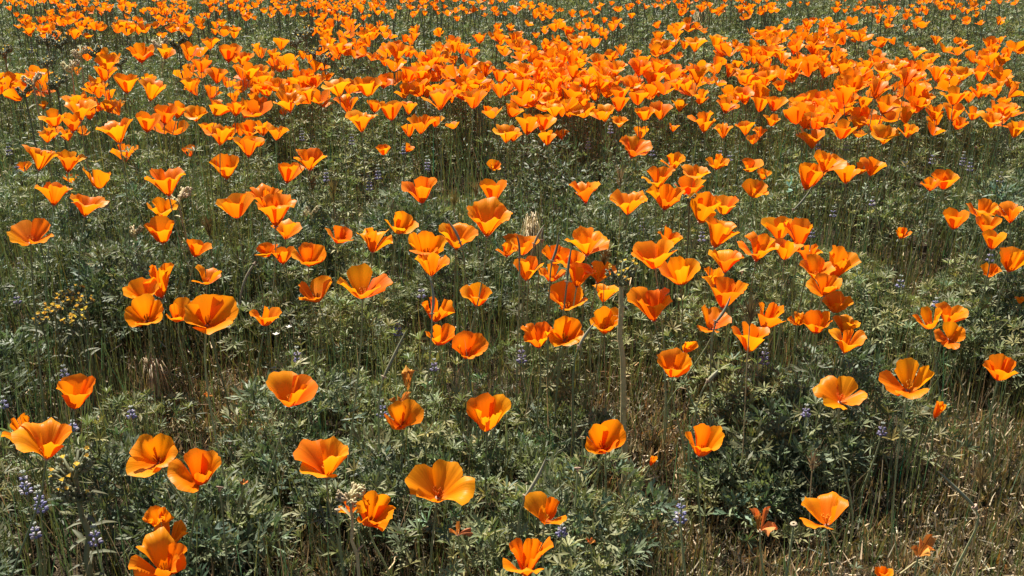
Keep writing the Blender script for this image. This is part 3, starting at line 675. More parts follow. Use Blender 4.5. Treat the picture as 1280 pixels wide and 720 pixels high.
# upright green stalks and grass, dry blades, straw litter
BL = [blade(s, c) for s, c in enumerate((.1, .25, .4, .6, -.3, .8))]
BC = [blade(s+9, c) for s, c in enumerate((.5, .9, -.8, 1.2, -1.1, 1.5, .3))]
gg, dg, lt, sd = [], [], [], []
for y0, y1, n, wsc in [(.62, 2.3, 5600, 1), (2.3, 4.2, 7000, 1.4), (4.2, 7.5, 8000, 2.2), (7.5, 13, 7000, 3.6)]:
    x, y = field(n, y0, y1, r); H, d = canopy(x, y)
    P = np.stack([x, y, gz(x, y)-.003], 1)
    L = H*r.uniform(.5, 1.25, n)+.01
    if y0 < 4:
        x2, y2 = field(n, y0, y1, r, .52, .15); H2, d2 = canopy(x2, y2); P2 = np.stack([x2, y2, gz(x2, y2)-.003], 1)
        scatter(gg, BL, P2, rots(n, .3, r), np.stack([.002*wsc*np.ones(n), .002*wsc*np.ones(n), H2*r.uniform(.7, 1.5, n)+.02], 1), tints(n, r, .6, 1.7, .25), r)
    scatter(gg, BL, P, rots(n, .45, r), np.stack([.0022*wsc*np.ones(n), .0022*wsc*np.ones(n), L], 1)*np.array([1, 1, 1]), tints(n, r, .6, 1.5, .2), r)
    # dry stalks everywhere, many in the dry patches
    m = 3 if y0 < 2 else 2
    x, y = field(n*m, y0, y1, r, .52, .15); H, d = canopy(x, y); k = r.uniform(0, 1, n*m) < (.36 if y0 < 4 else .42)+.2*d
    x, y, H, d = x[k], y[k], H[k], d[k]; nn = len(x)
    P = np.stack([x, y, gz(x, y)-.003], 1)
    L = (.02+.075*r.uniform(0, 1, nn)**1.8)*(1+1.1*(1-d))
    scatter(dg, BL, P, rots(nn, .8, r), np.stack([.0019*wsc*np.ones(nn), .0019*wsc*np.ones(nn), L], 1), tints(nn, r, .2, 1.2, .10), r)
    # short tufts of drying, olive seedlings in the dry patches
    mm = 15 if y0 < 2 else 6
    x, y = field(n*mm, y0, y1, r, .52, .15); d = dryness(np.stack([x, y, np.full(len(x), .03)], 1)); k = r.uniform(0, 1, n*mm) < d*1.2-.08
    x, y, d = x[k], y[k], d[k]; nn = len(x)
    P = np.stack([x, y, gz(x, y)-.002], 1); T = tints(nn, r, .25, 1.5, .14)*np.where(r.uniform(0, 1, (nn, 1)) < .55, np.array([.46, .55, .31]), np.array([1.05, 1.03, .85]))
    scatter(dg, BC, P, rots(nn, .95, r), np.stack([.0045*wsc*np.ones(nn), .0045*wsc*np.ones(nn), (.012+.05*r.uniform(0, 1, nn)**1.6)*(.75+.5*fnoise(x, y, 21., 3.))], 1), T, r)
    # litter lying on the soil and caught in the leaves
    ml = 11 if y0 < 2 else 4
    x, y = field(n*ml, y0, y1, r, .52, .15); H, d = canopy(x, y); k = r.uniform(0, 1, n*ml) < .12+.88*d
    x, y, d, H = x[k], y[k], d[k], H[k]; nn = len(x)
    P = np.stack([x, y, gz(x, y)+.003+r.uniform(0, 1, nn)**2*H*.5], 1)
    scatter(lt, BC, P, rots(nn, 2.6, r), np.stack([.0024*wsc*np.ones(nn), .0024*wsc*np.ones(nn), (.004+.024*r.uniform(0, 1, nn)**2)*(1+.2*wsc)], 1), tints(nn, r, .5, 1.6, .10), r)
# seedlings and small olive leaves mixed into the straw
n = 16000; x, y = field(n, .9, 4.2, r, .52, .15); H, d = canopy(x, y); k = r.uniform(0, 1, n) < .25+.75*d
x, y, d = x[k], y[k], d[k]; nn = len(x); P = np.stack([x, y, gz(x, y)+r.uniform(.004, .045, nn)], 1)
scatter(dg, LUP_LO+FERN_LO, P, rots(nn, .9, r), r.uniform(.006, .013, nn), tints(nn, r, .5, 1.1, .15)*np.array([.42, .50, .36]), r)
build_stuff('green_grass', gg, M_GREENGRASS, 'thin upright green stalks and grass blades among the leaves', 'grass')
build_stuff('dry_grass', dg, M_DRY, 'short dry straw-coloured grass and seedlings covering bare patches', 'dry grass')
build_stuff('straw_litter', lt, M_LITTER, 'pale broken straw and chaff lying under the plants', 'litter')

# ------------------------------------------------------------------ far poppies: one mass
r = np.random.default_rng(77)
LOWF = []
for k in range(14):
    g = petals('fobbro'[k % 6], 3000+k, 5, 5); LOWF.append(g)
# x0, x1, y0, y1, count: where the photograph shows the drifts
DRIFT = [(0,330,12,34,70),(0,170,20,48,60),(60,160,0,20,30),(100,320,8,46,70),(320,600,-2,22,90),(330,470,14,48,55),(330,640,36,104,95),(400,560,52,92,45),(640,960,58,140,150),(640,830,80,128,70),(640,700,60,150,35),(560,760,-2,24,40),(760,850,-4,14,38),(850,1280,-4,14,150),(930,1080,12,56,85),(900,1090,46,110,80),(1000,1280,78,158,110),(1040,1180,84,128,45),(1100,1280,20,44,34),(660,760,24,62,32),(1230,1280,60,110,14),(0,60,95,122,26),(320,480,92,130,40),(480,660,96,128,50),(340,660,-4,10,50),(0,300,-4,14,130),(0,640,-6,22,150),(640,1280,-6,16,110),(700,900,20,60,24),(1090,1280,56,80,18),(620,760,125,150,12),(50,130,75,180,22),(230,330,40,120,30),(60,320,60,170,26)]
pf, ps = [], []
pts = list(STUFFPIX)
for x0, x1, y0, y1, n in DRIFT:
    for _ in range(int(n*(.78 if y1 > 56 else .7))):
        if _ % 4 == 0: cx_, cy_ = random.uniform(x0, x1), random.uniform(y0, y1)
        x, y = random.gauss(cx_, 15), random.gauss(cy_, 3+.03*max(cy_, 0))
        pts.append((x, y, None))
for _ in range(900):          # beyond the frame, the same field goes on
    y = random.uniform(-70, -4) if random.random() < .5 else random.uniform(-4, 150)
    x = random.uniform(-350, 1630)
    if -4 < y and -15 < x < 1295: continue
    pts.append((x, y, None))
for x, y, w in pts:
    z0 = random.gauss(.25, .025)
    P = on_height(x, y, z0)
    if P[1] > 40: continue
    px, py, dep = project(P[None]); dep = dep[0]
    W = (w*dep/FPX) if w else random.uniform(.044, .074)*(1 if y > 60 else .52+.48*max(y, 0)/60)
    if random.random() < .08 and not w: W *= .6
    t, az = abs(random.gauss(0, .38)), random.uniform(0, 6.28)
    axis = np.array([math.sin(t)*math.cos(az), math.sin(t)*math.sin(az), math.cos(t)])
    R = frame_z(axis, [math.cos(az*5), math.sin(az*5), 0])
    V0 = LOWF[random.randrange(len(LOWF))]; s = W/1.35
    for V, T in V0:
        pf.append((V@R.T*s+P, grid_faces(5, 5), T))
    foot = np.array([P[0]-axis[0]*.05, P[1]-axis[1]*.05, -.004])
    (v, f), _p = stem_tube(P, axis, foot, .0013*max(1, dep/3), .0018*max(1, dep/3), 4, 3)
    ps.append((v, f, np.ones((len(v), 3))))
fl = build_stuff('poppy_drift', pf, M_PETAL, 'far drifts of countless small orange poppies across the field', 'poppies')
st = build_stuff('poppy_drift_stems', ps, M_STEM, 'thin green stems under the far drifts of orange poppies', 'stems')

# ------------------------------------------------------------------ lupine plants near enough to pick out, leaf by leaf
LEAFM = []
for k in range(10):
    V, F = palmate(300+k, 2); b = tints(1, np.random.default_rng(k), .85, 1.25)[0]
    me = mesh_np('leaf', V, F, np.tile(b, (len(V), 1))); me.materials.append(M_LUPINE); LEAFM.append(me)
def near_mark(x, y):
    marks = [((85, 640), 'around the foot of the coiled fiddleneck'), ((60, 500), 'beside the lone cup poppy and its blue spike'), ((200, 690), 'around the big crumpled poppy'), ((400, 600), 'along the long stem of the goblet poppy'), ((500, 540), 'under the round poppy with withered remains'), ((610, 560), 'below the round lobed poppy'), ((550, 640), 'under the ragged open poppy'), ((700, 690), 'by the fan-shaped pale poppy'), ((760, 590), 'beside the poppy with a lupine spike in its cup'), ((790, 480), 'along the tall fiddleneck stalk'), ((880, 570), 'behind the small smooth cup poppy'), ((1050, 540), 'under the golden dish-shaped poppy'), ((1130, 520), 'under the golden poppy with an upright back petal'), ((1000, 440), 'under the row of poppies by the feathery grass head'), ((370, 520), 'below the wide poppy with a folded rim'), ((590, 470), 'under the open poppy with a rolled far rim'), ((450, 440), 'around the pale pod and arching stalk'), ((1230, 640), 'at the edge of the straw with the shrivelled poppy'), ((690, 470), 'below the puckered poppy and its neighbour')]
    return min(marks, key=lambda m: (m[0][0]-x)**2+(m[0][1]-y)**2)[1]
cx, cy, H, d, kind, Rr = NEARCL
pp = project(np.stack([cx, cy, H], 1))
sel = [i for i in range(len(cx)) if not kind[i] and -10 < pp[0][i] < 1290 and 360 < pp[1][i] < 760 and d[i] < .75]
sel.sort(key=lambda i: -pp[1][i]); sel = sel[:95]
r = np.random.default_rng(90)
for i in sel:
    z0 = float(gz(cx[i], cy[i]))
    tall = 'tall' if H[i] > .17 else ('low' if H[i] < .11 else 'bushy')
    e = empty('lupine_plant', (cx[i], cy[i], z0-.003), '%s grey-green lupine with palmate leaves %s' % (tall, near_mark(pp[0][i], pp[1][i])), 'lupine', 'leafy lupine plants '+near_mark(pp[0][i], pp[1][i]))
    b = MB(); stems = []
    for k in range(4):
        a = r.uniform(0, 6.28); q = Rr[i]*r.uniform(.2, .8)
        tip = np.array([math.cos(a)*q, math.sin(a)*q, H[i]*r.uniform(.7, 1.02)*(1-.3*(q/Rr[i])**2)])
        p = bez(np.zeros(3), np.array([tip[0]*.2, tip[1]*.2, tip[2]*.4]), np.array([tip[0]*.8, tip[1]*.8, tip[2]*.6]), tip, 6)
        b.tube(p, np.linspace(.0022, .0012, 6), 4); stems.append(p)
    for p in stems:
        for j in range(7):
            t = .3+.7*(j+r.uniform(0, .6))/7; t = min(t, .999)*5; q = int(t); base = p[q]*(1-(t-q))+p[min(q+1, 5)]*(t-q)
            a = j*2.4+r.uniform(0, .8); ln = r.uniform(.012, .034)*(1.2-.1*j)
            dr = nrm(np.array([math.cos(a), math.sin(a), r.uniform(.4, 1.1)])); tip = base+dr*ln
            b.tube([base, (base+tip)/2+[0, 0, .002], tip], [.0009, .0007, .0007], 3)
            o = link('leaf', LEAFM[r.integers(0, 10)], None, e)
            zax = nrm(dr*np.array([.8, .8, 1])+np.array([0, 0, .35])+r.normal(0, .18, 3)); Rm = frame_z(zax, [math.cos(a*3), math.sin(a*3), .1])
            o.matrix_local = Matrix.Translation(Vector(tip))@Matrix([list(Rm[q_]) for q_ in range(3)]).to_4x4()@Matrix.Scale(r.uniform(.014, .024), 4)
    link('stem', b.mesh('stem'), M_STEM, e)

# ------------------------------------------------------------------ small things with their own place
def foot_under(P, dx=0, dy=0):
    f = np.array([P[0]+dx, P[1]+dy, 0.]); f[2] = float(gz(f[0], f[1]))-.004; return f
def spike(x, y, hpx, z0=.17):
    P = on_height(x, y+hpx*.5, z0); _, _, dep = project(P[None]); h = hpx*dep[0]/FPX*1.05; h = min(max(h, .012), .034)
    foot = foot_under(P, r.uniform(-.02, .02), r.uniform(0, .02)); lab = None
    return P, h, foot
SPIKES = [(33,602,28),(52,622,34),(45,662,18),(120,668,24),(82,467,20),(165,515,14),(5,503,14),(92,532,12),(22,373,12),(27,330,14),(137,297,12),(185,316,10),(372,443,18),(344,466,13),(473,215,18),(462,229,18),(534,204,18),(505,187,12),(408,220,14),(527,364,16),(498,412,14),(478,510,20),(543,456,14),(652,443,20),(757,545,20),(850,637,30),(702,662,14),(955,442,26),(1007,513,14),(1102,536,15),(802,283,20),(877,294,16),(815,190,10),(912,196,10),(1041,265,12),(1090,252,10),(1015,292,10),(1165,198,14),(1203,198,18),(1212,207,14),(1250,222,12),(1131,204,10),(1237,320,14),(1125,352,14),(1169,378,10),(12,187,14),(22,210,10),(378,168,16),(440,175,12),(735,180,12),(763,161,12),(1057,183,10),(1022,182,10),(300,105,9),(40,62,8),(165,50,8),(900,190,9)]
def spike_mark(x, y):
    if x < 70 and 560 < y: return 'beside the coiled fiddleneck'
    if y > 560: return 'low by the coiled fiddleneck stem' if x < 300 else ('beside a grey-green rosette near the dry thatch' if x > 800 else 'near the fan-shaped pale poppy')
    if 740 < x < 775 and y > 520: return 'held in front of the round open poppy'
    if x < 200 and y > 440: return 'around the lone cup poppy'
    if x < 200 and y > 250: return 'in the leaves downslope of the fiddleneck mound'
    if x < 330 and y < 250: return 'on the fiddleneck mound'
    if 330 < x < 390 and y > 400: return 'by the wide poppy with a folded rim'
    if x < 560 and y < 250: return 'in the dark lupine hollow'
    if x < 560: return 'between the round poppy and the crumpled one'
    if x < 700 and y > 400: return 'below the puckered poppy'
    if 780 < x < 890 and y > 270: return 'in the gap below the string of poppies'
    if 940 < x < 970: return 'below the feathery grass head'
    if x > 980 and y > 500: return 'under the golden poppies'
    if x > 1110 and 300 < y < 400: return 'around the bare straw patch'
    if x > 980 and y > 150: return 'in the open lupine under the long bank'
    return 'in the leaves before the dense drift'
for (x, y, hpx) in SPIKES:
    P, h, foot = spike(x, y, hpx, .2 if (740 < x < 775 and y > 520) else (.145 if y > 260 else .19))
    sh = 'pale-tipped ' if hpx > 22 else ''
    e = empty('lupine_flower_spike', foot, '%sblue-violet lupine flower spike %s' % (sh, spike_mark(x, y)), 'lupine flower', 'lupine spikes '+spike_mark(x, y))
    top = P-foot+np.array([0, 0, h]); b = MB()
    b.tube(bez(np.zeros(3), np.array([0, 0, top[2]*.4]), np.array([top[0], top[1], top[2]*.6]), top, 7), np.linspace(.0022, .0009, 7), 4)
    link('stem', b.mesh('stem'), M_STEM, e)
    nw = max(3, int(h/.0065))
    bw = MB()
    for k in range(nw):
        t = k/(nw-1); zc = P-foot+np.array([0, 0, h*t]); rr = .0062*(1-.62*t)*(1 if h > .02 else .8)
        for q in range(6):
            a = q*math.pi/3+k*.5+r.normal(0, .15); dr = np.array([math.cos(a), math.sin(a), .35])
            w_ = 1.0 if t < .72 else 0
            tc = (np.array([1, 1, 1.1])*r.uniform(.75, 1.35) if r.uniform() > .22 else np.array([2.1, 2.1, 1.45])) if w_ else np.array([1.5, 1.75, .95])
            bw.blob(zc+dr*rr, .0026*(1-.4*t), tc, (.8, .8, 1.35), dr)
    link('florets', bw.mesh('florets'), M_VIOLET, e)

def coil(b, base, dr, R0, turns, rad, r, florets, tint=(1, 1, 1)):
    """a scorpioid cyme: stalk then spiral, with bristly calyces"""
    dr = nrm(dr); up = np.array([0, 0, 1.0]); pts = []; n = 16
    for k in range(n):
        t = k/(n-1)
        if t < .35: pts.append(base+dr*t*R0*2+up*t*R0*4)
        else:
            u = (t-.35)/.65; ang = math.pi*.55-u*turns*2*math.pi; rr = R0*(1-.72*u)
            c = base+dr*(.35*R0*2+R0*.9)+up*(.35*R0*4)
            pts.append(c+dr*(-math.cos(math.pi-ang)*rr)*1.0+up*(math.sin(ang)*rr))
    pts = np.array(pts); b.tube(pts, np.linspace(rad, rad*.5, n), 5, tint)
    sidev = np.cross(dr, up)
    for k in range(4, n):
        for sgn in (-1, 1):
            c = pts[k]+sidev*sgn*rad*1.6+r.normal(0, rad*.4, 3)
            b.blob(c, rad*1.25, np.array(tint)*r.uniform(.7, 1.3), (.7, .7, 1.4), nrm(pts[k]-base+sidev*sgn*.5*R0))
    for k in range(florets):
        q = pts[r.integers(5, 11)]+up*rad*2.6+r.normal(0, rad, 3); dd = nrm(up+r.normal(0, .4, 3)); Rm = frame_z(dd)
        yield q, Rm
def corolla(b, q, Rm, s):
    V = [(0, 0, -.9)]+[(math.cos(a)*(1 if k % 2 == 0 else .55), math.sin(a)*(1 if k % 2 == 0 else .55), .15) for k, a in enumerate(np.arange(10)*math.pi/5)]
    F = [(0, k+1, (k+1) % 10+1) for k in range(10)]
    b.add(np.array(V)@Rm.T*s+q, F)
_b = MB(); corolla(_b, np.zeros(3), np.eye(3), 1.0); ME_COR = _b.mesh('corolla'); ME_COR.materials.append(M_YELLOW)
def fiddleneck(x, y, hpx_stem, head_px, label, group=None, z0=.25, dry=False, ncoil=4, nfl=3, leaves=6, thick=.0022, xb=None):
    P = on_height(x, y, z0); _, _, dep = project(P[None]); dep = dep[0]
    hd = head_px*dep/FPX
    foot = foot_under(P, ((xb-x)*dep/FPX) if xb is not None else r.uniform(-.03, .03), r.uniform(-.01, .03))
    e = empty('fiddleneck', foot, label, 'fiddleneck', group); m = M_FIDDLEDRY if dry else M_FIDDLE
    top = P-foot-np.array([0, 0, hd*.5]); b = MB()
    p = bez(np.zeros(3), np.array([0, 0, top[2]*.35]), np.array([top[0]*.8, top[1]*.8, top[2]*.65]), top, 10)
    p[3:8] += r.normal(0, .002, (5, 3))
    b.tube(p, np.linspace(thick*1.3, thick*.8, 10), 6)
    for k in range(60):                                   # bristles
        t = r.uniform(.15, 1)*8.99; q = int(t); c = p[q]*(1-t+q)+p[q+1]*(t-q); dr = nrm(r.normal(0, 1, 3)*[1, 1, .4]); sd = nrm(np.cross(dr, [0, 0, 1]))*.00025
        b.add([c+sd, c-sd, c+dr*thick*3.2], [(0, 1, 2)], (1.5, 1.5, 1.4))
    link('stem', b.mesh('stem'), m, e)
    for k in range(leaves):
        t = (.25+.65*k/max(leaves-1, 1))*9; q = min(int(t), 8); c = p[q]*(1-t+q)+p[q+1]*(t-q); a = k*2.4+r.uniform(0, 1)
        L = r.uniform(.018, .034)*(1 if not dry else .6); V, F = leaflet(L, L*.12, .8, r.uniform(-.9, -.1), 2)
        el = r.uniform(.35, 1.0)
        V = np.stack([V[:, 0], V[:, 1]*math.cos(el)-V[:, 2]*math.sin(el), V[:, 1]*math.sin(el)+V[:, 2]*math.cos(el)], 1)
        V = np.stack([V[:, 0]*math.cos(a)-V[:, 1]*math.sin(a), V[:, 0]*math.sin(a)+V[:, 1]*math.cos(a), V[:, 2]], 1)
        link('leaf', mesh_np('leaf', V+c, F, np.full((len(V), 3), r.uniform(.55, .95))), m, e)
    for k in range(ncoil):
        a = k*2*math.pi/ncoil+r.uniform(-.4, .4); bb = MB(); fls = []
        base = top+np.array([0, 0, -hd*.1*k])
        for q, Rm in coil(bb, base, np.array([math.cos(a), math.sin(a), .3]), hd*.24*r.uniform(.8, 1.2), r.uniform(.7, 1.0), hd*(.048 if head_px > 40 else .058), r, nfl):
            fls.append((q, Rm))
        co = link('flower_coil', bb.mesh('flower_coil'), m if nfl == 0 else M_FIDDLE, e)
        for q, Rm in fls:
            o = link('corolla', ME_COR, None, co); o.matrix_local = Matrix.Translation(Vector(q))@Matrix([list(Rm[i]) for i in range(3)]).to_4x4()@Matrix.Scale(max(.0028, hd*.075), 4)
fiddleneck(90, 575, 150, 52, 'stout hairy fiddleneck with dark coiled head and few yellow florets', z0=.25, leaves=16, thick=.0036, ncoil=9, nfl=2, xb=98)
fiddleneck(777, 338, 270, 30, 'tall dry-stalked fiddleneck topped with pale yellow florets', z0=.36, dry=True, leaves=5, ncoil=4, nfl=6, thick=.0042, xb=794)
fiddleneck(437, 612, 110, 34, 'pale dry fiddleneck head leaning before a ruffled poppy', z0=.24, dry=True, leaves=4, ncoil=4, nfl=0, xb=450)
for x, y, hp in ((62, 388, 20), (74, 378, 20), (90, 372, 22), (100, 388, 20), (52, 398, 18), (86, 398, 16), (108, 376, 18), (68, 386, 18), (80, 366, 18), (96, 362, 16), (95, 400, 16)):
    fiddleneck(x, y, 60, hp, 'slender fiddleneck with many tiny yellow florets by the dry thatch', 'yellow fiddlenecks by the dry thatch', z0=.2, leaves=4, ncoil=3, nfl=6, thick=.0014)
for x, y, hp in ((58, 46, 20), (75, 50, 18), (100, 62, 20), (118, 60, 18), (88, 78, 20), (200, 50, 20), (222, 48, 22), (150, 74, 16), (40, 95, 20), (70, 100, 22), (30, 110, 18), (58, 75, 16), (5, 62, 18)):
    fiddleneck(x, y, 60, hp, '%s spiky fiddleneck with curled tip on the poppy mound' % ('dark' if x % 4 else 'pale dried'), 'spiky fiddlenecks on the mound', z0=.37, leaves=6, ncoil=4, nfl=2 if x % 4 else 0, thick=.0026, dry=x % 4 == 0)
for x, y, hp in ((382, 38, 20), (370, 50, 16), (392, 62, 16), (405, 72, 16), (430, 85, 12)):
    fiddleneck(x, y, 60, hp, 'dark fiddleneck stalk behind the bank of poppies', 'fiddlenecks behind the bank', z0=.35, leaves=6, ncoil=4, nfl=2, thick=.003)
fiddleneck(222, 242, 100, 26, 'pale withered fiddleneck beside two stacked poppies', z0=.3, dry=True, leaves=4, ncoil=4, nfl=0, xb=234)
fiddleneck(168, 285, 70, 20, 'short pale withered fiddleneck left alone in shade before stacked poppies', z0=.25, dry=True, leaves=4, ncoil=3, nfl=0, xb=180)
fiddleneck(388, 262, 40, 18, 'small bleached fiddleneck by the dark lupine hollow', z0=.24, dry=True, leaves=3, ncoil=3, nfl=0)
fiddleneck(862, 245, 60, 14, 'thin green fiddleneck crossing the string of poppies', z0=.31, leaves=3, ncoil=3, nfl=1, xb=868)

def pod(x0, y0, x1, y1, label, group=None, z0=.24, rad=.0016, collar=True):
    """long seed pod from its collar (x0,y0) to its tip (x1,y1), on the stalk it grows from"""
    A = on_height(x0, y0, z0); _, _, dep = project(A[None]); dep = dep[0]
    Bp = A+RX*(x1-x0)*dep/FPX+UPV*(y0-y1)*dep/FPX
    foot = foot_under(A, r.uniform(-.02, .02), .01); e = empty('poppy_seed_pod', foot, label, 'seed pod', group)
    A_, B_ = A-foot, Bp-foot; ax = nrm(B_-A_); L = np.linalg.norm(B_-A_)
    sd = nrm(np.cross(ax, FW))*L*r.uniform(-.12, .12)
    b = MB(); b.tube(bez(A_, A_+ax*L*.3+sd, A_+ax*L*.7+sd, B_, 8), np.array([1, 1.35, 1.45, 1.4, 1.25, 1.0, .7, .15])*rad, 6); link('pod', b.mesh('pod'), M_POD, e)
    b = MB(); b.tube(bez(np.zeros(3), np.array([0, 0, A_[2]*.5]), A_-np.array([ax[0], ax[1], abs(ax[2])])*.03, A_, 7), np.linspace(.0017, .0012, 7), 5); link('stem', b.mesh('stem'), M_STEM, e)
    o = link('receptacle', ME_COLLAR, None, e); Rm = frame_z(ax); o.matrix_local = Matrix.Translation(Vector(A_))@Matrix([list(Rm[i]) for i in range(3)]).to_4x4()@Matrix.Scale(.052, 4)
pod(480, 471, 509, 411, 'slim pale green seed pod standing over dark lupine leaves')
pod(657, 620, 683, 571, 'curved grey seed pod beside the poppy with one spread petal', z0=.2)
pod(1218, 633, 1171, 588, 'pale seed pod with pink collar arching over dry straw', z0=.16)
pod(895, 402, 913, 370, 'short pale pod crossing the large shaded poppy', z0=.28)
pod(724, 433, 743, 404, 'pale pod below the round-rimmed poppy', z0=.24)
for a in ((668, 305, 681, 280), (649, 322, 646, 294), (690, 326, 698, 290), (709, 352, 715, 307), (678, 300, 680, 284)):
    pod(*a, 'dark seed pod standing among the bunch by the straw tuft', 'seed pods in the bunch by the straw tuft', z0=.31, rad=.0015)
pod(575, 303, 556, 272, 'hooked dark pod arching over the poppies by the hollow', z0=.3)
pod(992, 262, 1016, 231, 'pale arching stalk below the small row of poppies', z0=.24)
pod(540, 392, 536, 345, 'dark bare stalk crossing the crumpled poppy', z0=.28)
pod(885, 476, 898, 462, 'thick pale broken stalk bent over beside the cup poppy', z0=.2, rad=.0024)
pod(318, 330, 300, 385, 'long green pod slanting across the poppies over the thatch', z0=.26)
def bare_stalk(x, y, wpx, label, group, z0=.2):
    P = on_height(x, y, z0); _, _, dep = project(P[None]); s = wpx*dep[0]/FPX/.24
    foot = foot_under(P, r.uniform(-.02, .02), .01); e = empty('bare_poppy_stalk', foot, label, 'stalk', group); T_ = P-foot
    b = MB(); b.tube(bez(np.zeros(3), np.array([0, 0, T_[2]*.4]), T_*np.array([1, 1, .7]), T_, 6), np.linspace(.0016, .001, 6), 4); link('stem', b.mesh('stem'), M_STEM, e)
    ax = nrm(np.array([r.normal(0, .35), r.normal(.3, .3), 1])); Rm = frame_z(ax)
    o = link('receptacle', ME_COLLAR, None, e); o.matrix_local = Matrix.Translation(Vector(T_))@Matrix([list(Rm[i]) for i in range(3)]).to_4x4()@Matrix.Scale(s, 4)
for a in ((275,609,14),(728,546,9),(722,585,13),(422,637,12),(992,655,13),(1085,183,7),(927,339,9),(1205,190,6),(1220,184,7),(832,281,6)):
    bare_stalk(*a, 'pinkish disc left on a bare poppy stalk after petals fell', 'bare poppy stalks with pale discs')
# grass heads and tufts
def grass_head(x, y, hpx, label, z0=.2, tint=(.55, .5, .5), n=34):
    P = on_height(x, y+hpx*.5, z0); _, _, dep = project(P[None]); h = hpx*dep[0]/FPX; foot = foot_under(P, .01, .01)
    e = empty('grass_seed_head', foot, label, 'grass'); T_ = P-foot; b = MB()
    b.tube(bez(np.zeros(3), np.array([0, 0, T_[2]*.4]), T_*np.array([1, 1, .7]), T_, 6), .0007, 4); link('stem', b.mesh('stem'), M_DRY, e)
    b = MB()
    for k in range(n):
        t = r.uniform(0, .6); p0 = T_+np.array([0, 0, h*t*.6]); dr = nrm(np.array([r.normal(0, .3), r.normal(0, .3), 1])); L = h*r.uniform(.4, .75); sd = nrm(np.cross(dr, [.3, 1, 0]))*h*.02
        b.add([p0-sd*.5, p0+sd*.5, p0+dr*L*.5+sd, p0+dr*L], [(0, 1, 2), (0, 2, 3)], np.array(tint)*r.uniform(.6, 1.4))
    link('awns', b.mesh('awns'), M_DRY, e)
grass_head(1015, 572, 34, 'brown bristly grass head standing in straw below the golden poppies', .13)
grass_head(937, 385, 46, 'dark feathery grass head between two upright poppies', .30, (.3, .26, .24), 50)
grass_head(775, 218, 34, 'brown grass head behind the flared poppy by the straw tuft', .27)
grass_head(417, 232, 40, 'green-brown bristly grass head over the dark lupine hollow', .25, (.4, .42, .25))
grass_head(391, 225, 30, 'pale bristly grass head under two leaning poppies', .26, (.5, .48, .3))
grass_head(568, 245, 30, 'upright pale green grass head in the lupine hollow', .25, (.5, .52, .3))
grass_head(595, 235, 26, 'brownish drooping grass head beside two goblet poppies', .27, (.6, .52, .4))
grass_head(755, 318, 40, 'dark brown grass head right behind the tall fiddleneck', .27, (.35, .28, .22))
grass_head(262, 278, 40, 'dark bristly grass head behind the poppies over the thatch', .25, (.3, .27, .2))
grass_head(1225, 590, 46, 'thin brown grass head beside the arching seed pod', .15, (.4, .34, .28))
def straw_tuft(x, y, wpx, label, z0=.14, n=110):
    P = on_height(x, y, z0); _, _, dep = project(P[None]); w = wpx*dep[0]/FPX; foot = foot_under(P)
    b = MB()
    for k in range(n):
        a = r.uniform(0, 6.28); q = w*.5*r.uniform(.3, 1); tip = np.array([math.cos(a)*q, math.sin(a)*q, z0*r.uniform(.05, .5)]); mid = np.array([tip[0]*.45, tip[1]*.45, z0*r.uniform(1.0, 1.5)])
        p = bez(np.array([r.normal(0, .006), r.normal(0, .006), 0]), mid*np.array([.3, .3, .8]), mid, tip, 6)
        sd = nrm(np.cross(tip, [0, 0, 1]))*.0007
        V = np.concatenate([p-sd, p+sd]); F = [(i, i+1, i+7, i+6) for i in range(5)]
        b.add(V, F, np.array([1, 1, .95])*r.uniform(.6, 1.4))
    o = link('straw_tuft', b.mesh('straw_tuft'), M_DRY); o.location = foot; tag(o, label, 'dry grass')
straw_tuft(665, 268, 50, 'drooping tuft of bleached straw grass among green lupines', .2)
straw_tuft(190, 448, 60, 'matted tuft of bleached dry grass under the large tilted poppy', .1, 90)
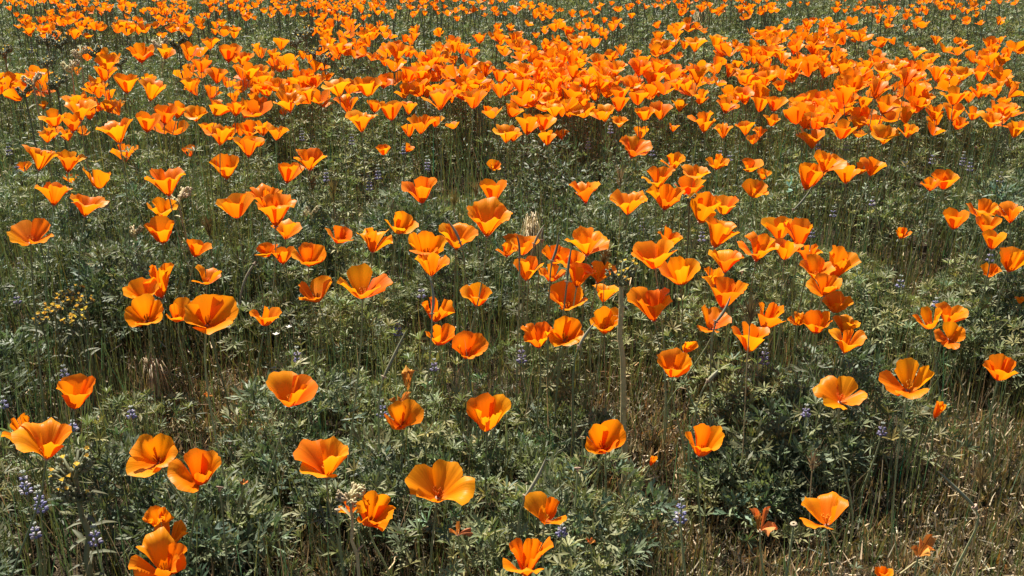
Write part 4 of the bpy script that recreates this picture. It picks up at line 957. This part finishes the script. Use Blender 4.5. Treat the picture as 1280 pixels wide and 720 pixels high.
straw_tuft(70, 325, 50, 'loose tuft of dry straw below the leftmost golden poppies'.replace('leftmost ', ''), .1, 60)
straw_tuft(875, 12, 40, 'distant tuft of dry straw grass in the far field', .2, 90)
def twig(x0, y0, x1, y1, label, z0=.05, rad=.0013):
    A = on_height(x0, y0, z0); Bp = on_height(x1, y1, z0*.8); m = (A+Bp)/2+np.array([.004, 0, .012]); b = MB(); o_ = A.copy(); o_[2] = 0
    pts = bez(A, m, m, Bp, 8); pts += r.normal(0, .0012, pts.shape)
    b.tube(pts-o_, np.linspace(rad, rad*.6, 8), 5, (1.35, 1.35, 1.3))
    for k in (3, 5): b.tube([pts[k]-o_, pts[k]-o_+nrm(r.normal(0, 1, 3))*.02], [rad*.7, rad*.4], 4, (1.3, 1.3, 1.3))
    o = link('dry_twig', b.mesh('dry_twig'), M_DRY); o.location = o_; tag(o, label, 'twig')
twig(1110, 563, 1157, 545, 'pale bleached twig lying under the golden poppies')
twig(1168, 550, 1178, 570, 'short thick bleached twig in straw near the arching pod', rad=.0018)
twig(502, 676, 536, 665, 'pale jointed stalk lying beside the ragged open poppy', rad=.0016)
twig(1125, 716, 1165, 703, 'long thin straw lying below the shrivelled rusty poppy')
twig(1185, 622, 1220, 618, 'thin crossed straw beside the pale pod with pink collar')
twig(485, 715, 500, 690, 'leaning pale stalk under the ruffled poppy', rad=.0014)
# fallen white petals
for x, y, w in ((345, 418, 10), (361, 409, 11)):
    P = on_height(x, y, .14); b = MB(); V, F = leaflet(.006, .002, .4, .3, 2); b.add(V, F); foot = foot_under(P)
    e = empty('white_flower', foot, 'tiny white flower beside the flat little poppy', 'white flower', 'tiny white flowers'); T_ = P-foot
    for k in range(4):
        a = k*1.57; Rm = np.array([[math.cos(a), -math.sin(a), 0], [math.sin(a), math.cos(a), 0], [0, 0, 1]])
        link('petal', mesh_np('petal', V@Rm.T+T_, F, np.ones((len(V), 3))), M_WHITE, e)
    b = MB(); b.tube([np.zeros(3), T_*.5, T_], .0008, 4); link('stem', b.mesh('stem'), M_STEM, e)
